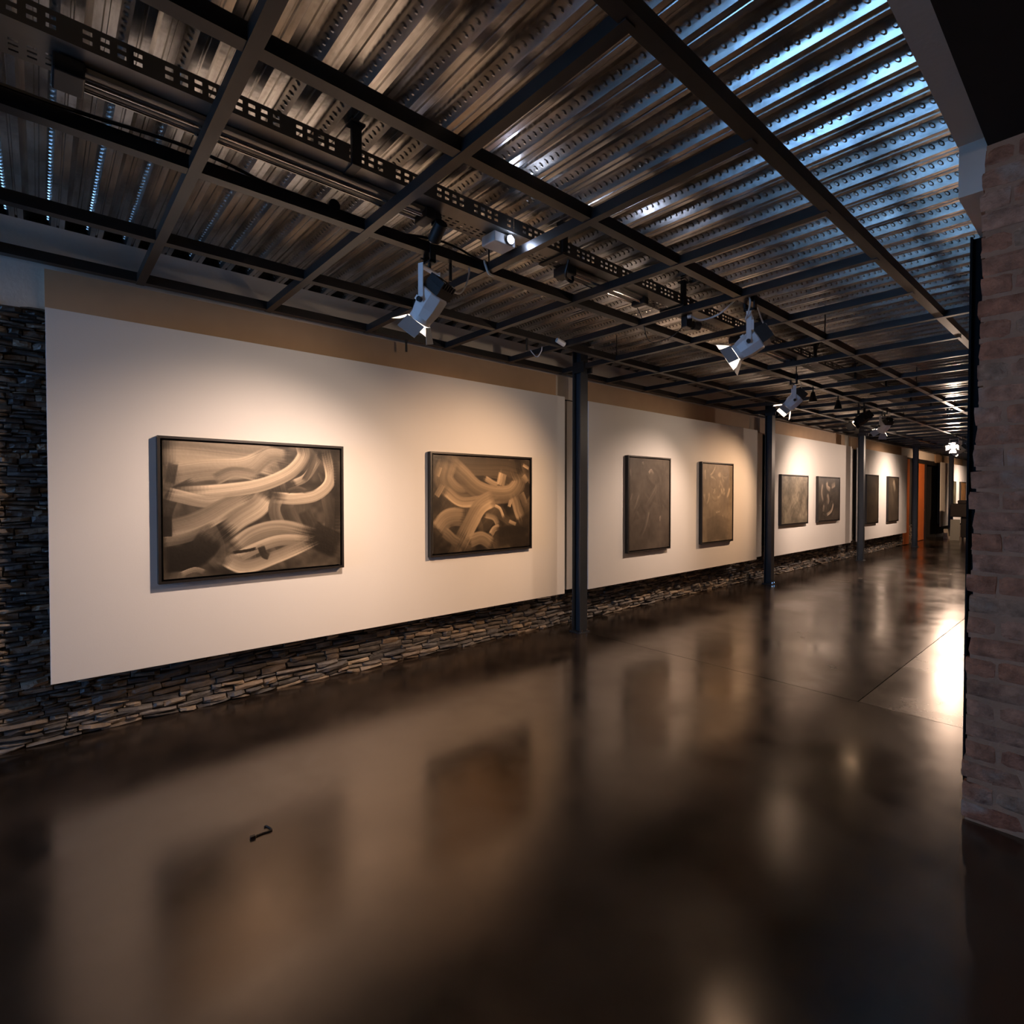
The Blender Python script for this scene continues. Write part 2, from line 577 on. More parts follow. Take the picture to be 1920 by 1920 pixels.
for rib in range(3):
    ox = rib * PIT
    for i in range(len(prof) - 1):
        (xa, za), (xb, zb) = prof[i], prof[i + 1]
        sheet.quad((ox + xa, DY0, za), (ox + xa, DY1, za), (ox + xb, DY1, zb), (ox + xb, DY0, zb))
    for (xa, za, xb, zb, sgn) in ((0.168, 0.062, 0.196, 0.0, -1),):
        up = Vector((xb - xa, 0, zb - za)).normalized()
        if sgn < 0: up = -up
        nrm = Vector((up.z, 0, -up.x)) * 1.0
        if sgn > 0:            # web rising to the right faces +x into the trough
            nrm = Vector((up.z, 0, -up.x))
        else:                  # web that faces the camera side
            nrm = -Vector((up.z, 0, -up.x))
        base = Vector((ox + (xa if sgn > 0 else xb), 0, 0)) + up * 0.038
        y = DY0 + 0.03
        exv = (up * 0.8 + Vector((0, 1, 0)) * 0.6).normalized()
        eyv = exv.cross(nrm).normalized()
        while y < DY1 - 0.12:
            bump_on(sheet, base + Vector((0, y, 0)), exv, eyv, nrm, 0.019, 0.0095, 0.007)
            y += 0.039
sheet_me = sheet.mesh('deck_sheet', 'galvanised_deck')
n_sheets = int((X_MAX - X_MIN) / (3 * PIT)) + 1
for i in range(n_sheets):
    o = bpy.data.objects.new('deck_sheet', sheet_me)
    COL.objects.link(o)
    o.parent = ce
    o.location = (X_MIN + i * 3 * PIT, 0, 0)
MB().box(X_MIN - 0.3, X_MAX + 0.3, -5.4, 5.6, DECK_Z + 0.075, DECK_Z + 0.2).build('slab_above', 'dark_void', ce)

# ------------------------------------------------------------------ right side: black soffit, plaster strip, beam, brick pier
BR_X = 3.40
MB().box(X_MIN, X_MAX, Y_BACK, 0.452, 3.255, 3.30).build('black_soffit', 'black_paint', ce)
MB().box(X_MIN, BR_X + 0.02, 0.452, 0.565, DECK_Z - 0.004, DECK_Z + 0.07).build('plaster_strip', 'plaster', ce)
bm_ = MB().box(BR_X + 0.02, X_MAX, 0.30, 0.560, 3.056, DECK_Z + 0.07).build('trim_1', 'plaster')
tag(bm_, 'plaster downstand beam over the brick pier', kind='structure')

wr = empty('wall_right', (BR_X, 0.5, 0), 'old red and brown brick wall at the right edge', None, kind='structure')
PIER_Y0 = -1.2
wc = MB().box(BR_X + 0.009, BR_X + 0.62, PIER_Y0, 0.455, 0, 3.255)
wc.build('mortar_core', 'mortar', wr)
MB().box(BR_X + 0.60, X_MAX, 0.15, 0.43, 0, 3.06).build('wall_run', 'mortar', wr)
def brick_mesh(seed, ly, h=0.082, t=0.05):
    r = random.Random(seed)
    ys = [0, 0.03, ly * 0.5, ly - 0.03, ly]
    zs = [0, 0.018, h - 0.018, h]
    vs = []
    for j, z in enumerate(zs):
        for i, y in enumerate(ys):
            e = (i in (0, 4)) + (j in (0, 3))
            x = (r.uniform(0.003, 0.008) if e == 1 else r.uniform(0.008, 0.016) if e == 2 else r.uniform(-0.003, 0.002))
            vs.append((x, y + r.uniform(-0.004, 0.004), z + r.uniform(-0.004, 0.004)))
    nb = len(vs)
    vs += [(t, 0, 0), (t, ly, 0), (t, ly, h), (t, 0, h)]
    fs = []
    for j in range(3):
        for i in range(4):
            a = j * 5 + i
            fs.append((a, a + 5, a + 6, a + 1))
    fs += [(nb, 0, 1, 2, 3, 4, nb + 1), (nb + 3, nb + 2, 19, 18, 17, 16, 15), (nb, nb + 3, 15, 10, 5, 0), (4, 9, 14, 19, nb + 2, nb + 1)]
    return MB().add(vs, fs).mesh('brick', 'old_brick')
LONG = [brick_mesh(100 + i, 0.225) for i in range(8)]
SHORT = [brick_mesh(200 + i, 0.108) for i in range(6)]
rb = random.Random(5)
PITZ = 0.1015
zc = 0.006
ci = 0
while zc < 3.21:
    # the free end of each course is a little uneven, leaning in towards the top
    y = 0.512 - 0.014 * zc + rb.uniform(-0.012, 0.010)
    first = True
    while y > PIER_Y0:
        hdr = (ci % 2 == 1 and first) or (ci % 4 == 3 and rb.random() < 0.5)
        ly = 0.108 if hdr else 0.225
        me = rb.choice(SHORT if hdr else LONG)
        o = bpy.data.objects.new('brick', me)
        COL.objects.link(o)
        o.parent = wr
        o.location = Vector((BR_X + rb.uniform(-0.004, 0.006), y - ly, zc + rb.uniform(-0.003, 0.003))) - Vector((BR_X, 0.5, 0))
        o.rotation_euler = (rb.uniform(-0.012, 0.012), 0, 0)
        y -= ly + rb.uniform(0.010, 0.016)
        first = False
    zc += PITZ
    ci += 1
beds = MB()
for k in range(int(3.2 / PITZ) + 1):
    z = 0.006 + PITZ * k
    beds.box(BR_X + 0.007, BR_X + 0.10, 0.40, 0.508 - 0.014 * z + rb.uniform(-0.014, 0.003), z - 0.019, z + 0.004)
beds.build('mortar_beds', 'mortar', wr)['kind'] = 'stuff'
# broken end faces of the pier
for k in range(16):
    z = 0.006 + PITZ * 2 * k
    o = bpy.data.objects.new('brick', rb.choice(LONG))
    COL.objects.link(o)
    o.parent = wr
    o.rotation_euler = (0, 0, -math.pi / 2)
    o.location = Vector((BR_X + 0.16, 0.470 + rb.uniform(0, 0.012), z)) - Vector((BR_X, 0.5, 0))

jb = empty('steel_post', (4.04, 0.575, 0), 'slim black steel post standing just behind the brick wall edge', 'post')
MB().box(3.99, 4.09, 0.50, 0.51, 0, 3.056).box(3.99, 4.09, 0.588, 0.598, 0, 3.056).box(4.035, 4.045, 0.51, 0.588, 0, 3.056).build('shaft', 'matte_black', jb)
MB().box(3.98, 4.10, 0.49, 0.603, 0, 0.012).build('base_plate', 'matte_black', jb)

# ------------------------------------------------------------------ other sides of the room
wb = MB().box(X_MIN, X_MAX, Y_BACK - 0.3, Y_BACK, 0, 3.30).build('wall_back', 'dark_wall')
tag(wb, 'dark wall behind the viewpoint', kind='structure')
we = MB().box(X_MAX, X_MAX + 0.3, Y_BACK, 5.5, 0, 3.38).build('wall_far', 'dark_wall')
tag(we, 'dark far end wall of the gallery', kind='structure')
wy0, wy1, wz0, wz1 = 1.7, 4.2, 0.30, 2.95
wn = MB()
wn.box(X_MIN - 0.25, X_MIN, Y_BACK, wy0, 0, 3.38).box(X_MIN - 0.25, X_MIN, wy1, 5.5, 0, 3.38)
wn.box(X_MIN - 0.25, X_MIN, wy0, wy1, 0, wz0).box(X_MIN - 0.25, X_MIN, wy0, wy1, wz1, 3.38)
tag(wn.build('wall_near', 'dark_wall'), 'end wall with the daylight window', kind='structure')
w1 = empty('window_1', (X_MIN - 0.1, 2.95, wz0), 'wide daylight window in the end wall', None, kind='structure')
fr = MB()
fr.box(X_MIN - 0.14, X_MIN - 0.06, wy0, wy1, wz0, wz0 + 0.05).box(X_MIN - 0.14, X_MIN - 0.06, wy0, wy1, wz1 - 0.05, wz1)
for k in range(5):
    y = wy0 + (wy1 - wy0 - 0.05) * k / 4
    fr.box(X_MIN - 0.14, X_MIN - 0.06, y, y + 0.05, wz0, wz1)
fr.build('window_frame', 'black_steel', w1)
for k in range(4):
    y = wy0 + (wy1 - wy0 - 0.05) * k / 4
    y2 = wy0 + (wy1 - wy0 - 0.05) * (k + 1) / 4
    MB().box(X_MIN - 0.103, X_MIN - 0.097, y + 0.05, y2, wz0 + 0.05, wz1 - 0.05).build('pane', 'window_glass', w1)

# ------------------------------------------------------------------ white display boards
ORD = ['first', 'second', 'third', 'fourth']
PANEL_LABELS = ['largest white display board, nearest, starting beside the bare slate wall',
                'white display board between the two nearest dark posts',
                'white display board between the second and third dark posts',
                'white display board between the third post and the orange door']
boards = []
for k in range(4):
    x0 = PX0 + BAY * k
    t = empty('display_board', (x0 + PANEL_W / 2, PANEL_Y, PZ0), PANEL_LABELS[k], 'display board', 'white boards along the slate wall')
    MB().box(x0, x0 + PANEL_W, PANEL_Y, PANEL_Y + 0.018, PZ0, PZ1).build('board_face', 'panel_white', t, bevel=0.002)
    for i in range(5):
        xx = x0 + 0.25 + i * (PANEL_W - 0.55) / 4
        MB().box(xx, xx + 0.05, PANEL_Y + 0.019, WALL_Y - 0.05, PZ0 + 0.1, PZ1 - 0.05).build('batten', 'black_steel', t)
    # infill board behind the post at the right end
    if k < 3:
        f = MB().box(x0 + PANEL_W + 0.125, x0 + BAY - 0.03, PANEL_Y + 0.085, WALL_Y + 0.014, PZ0 + 0.02, PZ1 - 0.02).build('infill_board', 'panel_white')
        tag(f, ['narrow recessed white infill behind the nearest dark post', 'narrow recessed white infill behind the second dark post', 'narrow recessed white infill behind the third dark post'][k], 'infill board', 'infill strips between display boards')
t = empty('display_board', (26.7, PANEL_Y, PZ0), 'small distant white display board beyond the dark doorway', 'display board', 'white boards along the slate wall')
MB().box(24.3, 29.2, PANEL_Y, PANEL_Y + 0.018, PZ0, PZ1).build('board_face', 'panel_white', t)
for xx in (24.6, 26.7, 28.8):
    MB().box(xx, xx + 0.05, PANEL_Y + 0.019, WALL_Y - 0.05, PZ0 + 0.1, PZ1 - 0.05).build('batten', 'black_steel', t)

# ------------------------------------------------------------------ paintings
def catmull(pts, n=14):
    P = np.array(pts, float)
    P = np.vstack([2 * P[0] - P[1], P, 2 * P[-1] - P[-2]])
    out = []
    for i in range(1, len(P) - 2):
        t = np.linspace(0, 1, n, endpoint=False)[:, None]
        a, b, c, d = P[i - 1], P[i], P[i + 1], P[i + 2]
        out.append(0.5 * (2 * b + (c - a) * t + (2 * a - 5 * b + 4 * c - d) * t * t + (3 * b - a - 3 * c + d) * t ** 3))
    out.append(P[-2][None])
    return np.vstack(out)
def smooth_noise(nx, ny, cell, rng):
    gx, gy = max(2, int(nx / cell) + 2), max(2, int(ny / cell) + 2)
    g_ = rng.random((gy, gx))
    X = np.linspace(0, gx - 1.001, nx); Y = np.linspace(0, gy - 1.001, ny)
    xi = X.astype(int); yi = Y.astype(int)
    fx = X - xi; fy = (Y - yi)[:, None]
    fx = fx * fx * (3 - 2 * fx); fy = fy * fy * (3 - 2 * fy)
    a = g_[np.ix_(yi, xi)]; b = g_[np.ix_(yi, xi + 1)]; c = g_[np.ix_(yi + 1, xi)]; d = g_[np.ix_(yi + 1, xi + 1)]
    return (a * (1 - fx) + b * fx) * (1 - fy) + (c * (1 - fx) + d * fx) * fy
class Paint:
    """a canvas of wiped sepia paint: strokes drag bristle streaks over a dark ground"""
    def __init__(self, w, h, ny, seed, ground, mott):
        self.nx, self.ny = int(ny * w / h), ny
        self.asp = w / h
        self.rng = np.random.default_rng(seed)
        self.U, self.V = np.meshgrid(np.linspace(0, 1, self.nx) * self.asp, np.linspace(0, 1, ny))
        self.val = ground + mott * (smooth_noise(self.nx, ny, ny / 5, self.rng) - 0.5) + 0.5 * mott * (smooth_noise(self.nx, ny, ny / 22, self.rng) - 0.5)
    def stroke(self, pts, hw, v0, v1=None, alpha=0.92, edge=0.22, streak=0.20):
        v1 = v0 if v1 is None else v1
        C = catmull([(p[0] * self.asp, p[1]) for p in pts])
        lo = C.min(0) - hw * 1.3; hi = C.max(0) + hw * 1.3
        i0, i1 = np.searchsorted(self.U[0], [lo[0], hi[0]]); j0, j1 = np.searchsorted(self.V[:, 0], [lo[1], hi[1]])
        if i1 <= i0 or j1 <= j0: return self
        U = self.U[j0:j1, i0:i1]; V = self.V[j0:j1, i0:i1]
        D = (U[..., None] - C[:, 0]) ** 2 + (V[..., None] - C[:, 1]) ** 2
        k = D.argmin(-1)
        T = np.gradient(C, axis=0); T /= np.linalg.norm(T, axis=1)[:, None] + 1e-9
        dx = U - C[k, 0]; dy = V - C[k, 1]
        s = -dx * T[k, 1] + dy * T[k, 0]
        al = dx * T[k, 0] + dy * T[k, 1]
        t = k / (len(C) - 1)
        bn = self.rng.random(64); fine = self.rng.random(256)
        def lookup(tab, q):
            qi = q.astype(int); qf = q - qi; qf = qf * qf * (3 - 2 * qf)
            return tab[qi % len(tab)] * (1 - qf) + tab[(qi + 1) % len(tab)] * qf
        rel = np.clip(s / hw, -1.2, 1.2)
        q = (rel + 1.2) / 2.4
        wob = 0.35 * np.sin(t * 9 + bn[0] * 6)
        br = lookup(bn, q * 9 + wob)
        br2 = lookup(fine, q * 34 + wob)
        inside = np.clip((1 - np.abs(rel) + 0.16 * (br - 0.5)) / edge, 0, 1)
        inside = inside * inside * (3 - 2 * inside) * np.clip(1.6 - np.abs(al) / (hw * 0.45), 0, 1)
        soft = min(1.0, (len(C) / 40.0))
        fade = np.clip(t / (0.14 * soft) + 0.25 * br, 0, 1) * np.clip((1 - t) / (0.2 * soft) + 0.5 * (br2 - 0.45), 0, 1)
        tone = (v0 + (v1 - v0) * t) * (1 - streak + 2 * streak * (0.6 * br + 0.4 * br2)) * (1 + 0.28 * rel * (1 if bn[1] > 0.5 else -1)) + 0.07 * np.clip((np.abs(rel) - 0.75) / 0.25, 0, 1) * (bn[2] > 0.4)
        a = alpha * inside * fade
        self.val[j0:j1, i0:i1] = self.val[j0:j1, i0:i1] * (1 - a) + tone * a
        return self
    def scatter(self, n, hw, length, v, region=(0, 1, 0, 1), curve=0.5, alpha=0.7):
        for _ in range(n):
            x = self.rng.uniform(region[0], region[1]); y = self.rng.uniform(region[2], region[3])
            a = self.rng.uniform(0, 2 * math.pi); L = length * self.rng.uniform(0.6, 1.3)
            c = self.rng.uniform(-curve, curve)
            p = [(x, y)]
            for s in range(3):
                x += math.cos(a) * L / 3 / self.asp; y += math.sin(a) * L / 3; a += c
                p.append((x, y))
            self.stroke(p, hw * self.rng.uniform(0.6, 1.4), v * self.rng.uniform(0.7, 1.25), v * self.rng.uniform(0.6, 1.2), alpha)
        return self
    def rgb(self, tint):
        v = np.clip(self.val, 0.02, 1.0)
        lo = np.array([0.012, 0.009, 0.007]); hi = np.array(tint)
        return lo + (hi - lo) * (v ** 1.85)[..., None]

def painting(cx, z0, w, h, label, paint, tint, group='sepia paintings on the white boards'):
    t = empty('framed_painting', (cx, PANEL_Y, z0), label, 'painting', group)
    x0, x1, z1 = cx - w / 2, cx + w / 2, z0 + h
    yf, yb = PANEL_Y - 0.055, PANEL_Y - 0.001
    e, fw_ = 0.017, 0.030
    fm = MB()
    for (a, b, c, d) in ((x0, x0 + e, z0, z1), (x1 - e, x1, z0, z1), (x0 + e, x1 - e, z0, z0 + e), (x0 + e, x1 - e, z1 - e, z1)):
        fm.box(a, b, yf, yb, c, d)
    fob = fm.build('frame', 'frame_black', t)
    MB().box(x0 + e, x1 - e, yb - 0.012, yb, z0 + e, z1 - e).build('backing', 'frame_black', fob)
    a, b, c, d = x0 + fw_, x1 - fw_, z0 + fw_, z1 - fw_
    yc = yf + 0.006
    nx, ny = paint.nx, paint.ny
    X = np.linspace(a, b, nx); Z = np.linspace(c, d, ny)
    rel = smooth_noise(nx, ny, 3, paint.rng) * 0.0006
    vs = np.empty((ny, nx, 3)); vs[..., 0] = X[None]; vs[..., 2] = Z[:, None]; vs[..., 1] = yc - rel
    vs = vs.reshape(-1, 3)
    idx = np.arange(nx * ny).reshape(ny, nx)
    q = np.stack([idx[:-1, :-1], idx[:-1, 1:], idx[1:, 1:], idx[1:, :-1]], -1).reshape(-1, 4)
    me = bpy.data.meshes.new('canvas')
    me.vertices.add(len(vs)); me.vertices.foreach_set('co', vs.ravel())
    me.loops.add(q.size); me.loops.foreach_set('vertex_index', q.ravel().astype(np.int32))
    me.polygons.add(len(q)); me.polygons.foreach_set('loop_start', np.arange(0, q.size, 4, dtype=np.int32))
    me.polygons.foreach_set('loop_total', np.full(len(q), 4, dtype=np.int32))
    me.update(); me.validate()
    col = np.ones((nx * ny, 4)); col[:, :3] = paint.rgb(tint).reshape(-1, 3)
    at = me.color_attributes.new('paint', 'FLOAT_COLOR', 'POINT')
    at.data.foreach_set('color', col.ravel().astype(np.float32))
    me.polygons.foreach_set('use_smooth', [True] * len(q))
    me.materials.append(MATS['painted_canvas'])
    cv = link('canvas', me, t)
    MB().box(a, b, yc + 0.002, yb - 0.013, c, d).build('stretcher', 'canvas_back', cv)
    return t

TA = (1.0, 0.80, 0.58)
# 1: large sweeping bands
A = Paint(1.31, 1.01, 240, 1, 0.18, 0.22)
A.scatter(22, 0.05, 0.4, 0.30, curve=0.8, alpha=0.5)
A.stroke([(0.0, 0.93), (0.2, 0.93), (0.45, 0.90), (0.62, 0.86)], 0.13, 0.62, 0.55)
A.stroke([(0.02, 0.75), (0.2, 0.80), (0.4, 0.82), (0.55, 0.92)], 0.09, 0.58, 0.60)
A.stroke([(0.05, 0.84), (0.04, 0.76), (0.03, 0.68)], 0.035, 0.15, 0.12, 0.7)
A.stroke([(0.0, 0.42), (0.05, 0.60), (0.16, 0.70)], 0.05, 0.08, 0.2, 0.8)
A.stroke([(0.25, 0.72), (0.35, 0.78), (0.50, 0.76)], 0.05, 0.40, 0.5, 0.8)
A.stroke([(0.45, 0.80), (0.55, 0.92), (0.66, 0.93)], 0.06, 0.50, 0.55, 0.8)
A.stroke([(0.02, 0.62), (0.2, 0.56), (0.34, 0.58)], 0.05, 0.58, 0.66)
A.stroke([(0.0, 0.34), (0.16, 0.40), (0.32, 0.515), (0.49, 0.64)], 0.085, 0.48, 0.55)
A.stroke([(0.0, 0.27), (0.12, 0.30), (0.26, 0.38)], 0.04, 0.40, 0.30)
A.stroke([(0.0, 0.14), (0.15, 0.16), (0.24, 0.30)], 0.10, 0.06, 0.10)
A.stroke([(0.54, 0.60), (0.48, 0.50), (0.38, 0.42), (0.30, 0.33)], 0.09, 0.72, 0.5)
A.stroke([(0.60, 0.58), (0.58, 0.48), (0.62, 0.34)], 0.05, 0.35, 0.30)
A.stroke([(0.66, 0.50), (0.70, 0.38), (0.74, 0.30)], 0.055, 0.20, 0.24)
A.stroke([(0.76, 0.48), (0.80, 0.36), (0.84, 0.26)], 0.06, 0.16, 0.14)
A.stroke([(0.90, 0.62), (0.93, 0.45), (0.93, 0.28)], 0.055, 0.22, 0.10)
A.stroke([(0.80, 0.30), (0.90, 0.22), (1.0, 0.16)], 0.12, 0.07, 0.05, 0.85)
A.stroke([(0.35, 0.20), (0.46, 0.30), (0.62, 0.34), (0.80, 0.28)], 0.07, 0.55, 0.45)
A.stroke([(0.33, 0.10), (0.50, 0.20), (0.64, 0.24), (0.80, 0.22)], 0.05, 0.60, 0.48)
A.stroke([(0.30, 0.12), (0.42, 0.045), (0.60, 0.11), (0.82, 0.22)], 0.06, 0.62, 0.55)
A.stroke([(0.34, 0.16), (0.42, 0.17), (0.48, 0.185)], 0.014, 0.06, 0.05)
A.stroke([(0.50, 0.20), (0.52, 0.13), (0.55, 0.11)], 0.03, 0.10, 0.16)
A.stroke([(0.08, 0.03), (0.15, 0.055), (0.20, 0.03)], 0.02, 0.55, 0.4)
A.stroke([(0.02, 0.46), (0.02, 0.30)], 0.03, 0.07, 0.06)
A.stroke([(0.59, 0.585), (0.725, 0.575), (0.85, 0.61), (0.935, 0.74), (0.91, 0.97)], 0.05, 0.70, 0.66)
A.stroke([(0.66, 0.635), (0.72, 0.66), (0.78, 0.635)], 0.022, 0.20, 0.26)
A.stroke([(0.70, 0.70), (0.78, 0.76), (0.86, 0.92)], 0.035, 0.62, 0.5, 0.8)
A.stroke([(0.76, 0.72), (0.81, 0.84), (0.84, 0.98)], 0.025, 0.22, 0.25)
A.stroke([(0.86, 0.80), (0.885, 0.72)], 0.016, 0.2, 0.2)
A.stroke([(0.06, 0.615), (0.32, 0.645), (0.51, 0.690), (0.67, 0.79), (0.755, 0.92), (0.75, 1.02)], 0.058, 0.80, 0.62)
A.stroke([(0.97, 0.95), (0.985, 0.6), (0.98, 0.2)], 0.03, 0.12, 0.06, 0.8)
painting(1.256, 0.985, 1.31, 1.01, 'large landscape sepia painting of sweeping brush bands, nearest on the wall', A, TA)
# 2: folded swirls
B = Paint(1.31, 1.0, 170, 2, 0.12, 0.18)
B.scatter(26, 0.06, 0.40, 0.30, curve=0.9, alpha=0.6)
B.stroke([(0.05, 0.92), (0.35, 0.90), (0.7, 0.90), (0.9, 0.86)], 0.112, 0.32, 0.24)
B.stroke([(0.14, 0.95), (0.10, 0.76), (0.22, 0.60), (0.42, 0.58)], 0.125, 0.50, 0.34)
B.stroke([(0.16, 0.92), (0.28, 0.80), (0.42, 0.66), (0.60, 0.60), (0.78, 0.62), (0.87, 0.74), (0.84, 0.84)], 0.106, 0.44, 0.52)
B.stroke([(0.66, 0.70), (0.69, 0.84)], 0.062, 0.62, 0.68)
B.stroke([(0.50, 0.78), (0.58, 0.73), (0.64, 0.70)], 0.035, 0.66, 0.6)
B.stroke([(0.11, 0.64), (0.28, 0.52), (0.52, 0.55)], 0.062, 0.62, 0.62)
B.stroke([(0.60, 0.56), (0.46, 0.48), (0.36, 0.30), (0.24, 0.06)], 0.106, 0.74, 0.52)
B.stroke([(0.04, 0.24), (0.14, 0.36), (0.30, 0.36)], 0.100, 0.55, 0.46)
B.stroke([(0.10, 0.22), (0.18, 0.14), (0.24, 0.08)], 0.062, 0.42, 0.3)
B.stroke([(0.60, 0.48), (0.66, 0.44), (0.70, 0.34)], 0.020, 0.75, 0.7)
B.stroke([(0.76, 0.46), (0.78, 0.54)], 0.027, 0.66, 0.6)
B.stroke([(0.82, 0.58), (0.86, 0.44), (0.90, 0.32)], 0.075, 0.48, 0.5)
B.stroke([(0.90, 0.62), (0.95, 0.48)], 0.050, 0.42, 0.34)
B.stroke([(0.92, 0.82), (0.97, 0.74)], 0.044, 0.55, 0.4)
B.stroke([(0.92, 0.94), (0.99, 0.90)], 0.020, 0.7, 0.6)
B.stroke([(0.50, 0.38), (0.60, 0.34), (0.64, 0.26)], 0.037, 0.50, 0.44)
B.stroke([(0.56, 0.16), (0.60, 0.22), (0.66, 0.24)], 0.037, 0.64, 0.48)
B.stroke([(0.34, 0.10), (0.46, 0.13), (0.58, 0.05)], 0.075, 0.48, 0.42)
B.stroke([(0.62, 0.12), (0.80, 0.14), (0.98, 0.10)], 0.125, 0.10, 0.09, 0.8)
B.stroke([(0.76, 0.30), (0.84, 0.26)], 0.022, 0.66, 0.5)
B.stroke([(0.04, 0.78), (0.07, 0.88)], 0.025, 0.55, 0.5)
B.stroke([(0.03, 0.58), (0.09, 0.70)], 0.037, 0.52, 0.5)
painting(3.42, 1.0, 1.31, 1.0, 'landscape painting of folded brown swirls, next to the nearest dark post', B, (0.92, 0.66, 0.40))
# 3: dark portrait
Cc = Paint(1.0, 1.295, 130, 3, 0.33, 0.12)
Cc.scatter(14, 0.03, 0.3, 0.30, alpha=0.4)
Cc.stroke([(0.70, 0.70), (0.55, 0.56), (0.42, 0.46)], 0.05, 0.40, 0.28, 0.7)
Cc.stroke([(0.68, 0.74), (0.72, 0.58), (0.76, 0.40)], 0.07, 0.36, 0.28, 0.6)
Cc.stroke([(0.24, 0.60), (0.16, 0.48), (0.10, 0.42)], 0.025, 0.46, 0.3, 0.7)
Cc.stroke([(0.46, 0.42), (0.38, 0.26), (0.26, 0.14)], 0.03, 0.50, 0.26, 0.7)
Cc.stroke([(0.16, 0.42), (0.22, 0.34)], 0.03, 0.44, 0.3, 0.6)
Cc.stroke([(0.46, 0.84), (0.52, 0.87), (0.58, 0.83)], 0.018, 0.72, 0.5)
Cc.stroke([(0.30, 0.96), (0.34, 0.92)], 0.02, 0.50, 0.3)
Cc.stroke([(0.76, 0.36), (0.77, 0.30)], 0.02, 0.60, 0.4)
Cc.stroke([(0.02, 0.88), (0.05, 0.80)], 0.02, 0.50, 0.4)
Cc.stroke([(0.02, 0.55), (0.06, 0.62)], 0.02, 0.42, 0.4)
painting(6.32, 0.815, 1.0, 1.295, 'dark upright painting with faint pale streaks, left on the second board', Cc, (0.62, 0.50, 0.40))
# 4: blotched portrait
D = Paint(1.0, 1.285, 120, 4, 0.50, 0.16)
D.scatter(16, 0.02, 0.16, 0.72, (0.05, 0.9, 0.58, 0.9), 0.8, 0.75)
D.stroke([(0.50, 0.86), (0.56, 0.88), (0.58, 0.83)], 0.035, 0.78, 0.7)
D.stroke([(0.05, 0.92), (0.06, 0.80)], 0.035, 0.66, 0.55)
D.stroke([(0.06, 0.62), (0.10, 0.52)], 0.035, 0.66, 0.5)
D.stroke([(0.42, 0.38), (0.58, 0.40)], 0.022, 0.68, 0.6)
D.stroke([(0.66, 0.34), (0.74, 0.26)], 0.016, 0.66, 0.5)
D.stroke([(0.1, 0.14), (0.5, 0.18), (0.9, 0.12)], 0.18, 0.30, 0.30, 0.5)
painting(8.195, 0.815, 1.01, 1.285, 'lighter brown upright painting with cream blotches, right on the second board', D, (0.85, 0.68, 0.47))
# 5: all-over mottled
E5 = Paint(1.32, 0.985, 80, 5, 0.46, 0.30)
E5.scatter(40, 0.03, 0.2, 0.46, curve=0.3, alpha=0.45)
painting(11.265, 0.99, 1.32, 0.985, 'evenly mottled grey-brown painting, left on the third board', E5, (0.58, 0.49, 0.35))
# 6: pale strokes on dark
F6 = Paint(1.32, 0.98, 80, 6, 0.20, 0.14)
F6.scatter(10, 0.04, 0.25, 0.30, alpha=0.5)
F6.stroke([(0.18, 0.86), (0.14, 0.64), (0.22, 0.44)], 0.05, 0.70, 0.5)
F6.stroke([(0.36, 0.90), (0.40, 0.78), (0.55, 0.72)], 0.06, 0.74, 0.6)
F6.stroke([(0.60, 0.80), (0.78, 0.86)], 0.07, 0.60, 0.66)
F6.stroke([(0.40, 0.62), (0.46, 0.48), (0.40, 0.40)], 0.06, 0.62, 0.45)
F6.stroke([(0.70, 0.40), (0.60, 0.22), (0.36, 0.12)], 0.04, 0.72, 0.66)
F6.stroke([(0.25, 0.36), (0.22, 0.2)], 0.06, 0.50, 0.3)
painting(13.135, 0.992, 1.32, 0.985, 'dark painting with bold cream strokes, right on the third board', F6, (0.85, 0.68, 0.52))
G7 = Paint(0.99, 1.265, 70, 7, 0.24, 0.14)
G7.scatter(12, 0.04, 0.3, 0.32, alpha=0.4)
G7.stroke([(0.75, 0.85), (0.85, 0.62), (0.62, 0.35)], 0.06, 0.46, 0.3, 0.6)
painting(16.235, 0.83, 0.99, 1.265, 'darkest narrow-looking painting, left on the fourth board', G7, (0.44, 0.34, 0.20))
H8 = Paint(1.04, 1.265, 70, 8, 0.28, 0.14)
H8.scatter(10, 0.04, 0.3, 0.34, alpha=0.4)
H8.stroke([(0.45, 0.92), (0.55, 0.80), (0.60, 0.66)], 0.09, 0.72, 0.4)
H8.stroke([(0.2, 0.9), (0.3, 0.7), (0.3, 0.4)], 0.07, 0.40, 0.3, 0.6)
painting(18.15, 0.82, 1.04, 1.265, 'dim painting with pale patch at the top, right on the fourth board', H8, (0.52, 0.42, 0.30))
I9 = Paint(1.0, 1.26, 40, 9, 0.45, 0.2)
painting(26.16, 0.82, 1.0, 1.26, 'grey-olive painting half hidden behind the farthest dark post', I9, (0.42, 0.38, 0.24))
J10 = Paint(1.05, 1.26, 40, 10, 0.5, 0.4)
J10.scatter(6, 0.08, 0.4, 0.7, alpha=0.6)
painting(28.1, 0.82, 1.05, 1.26, 'orange-toned painting on the farthest white board', J10, (0.62, 0.32, 0.12))

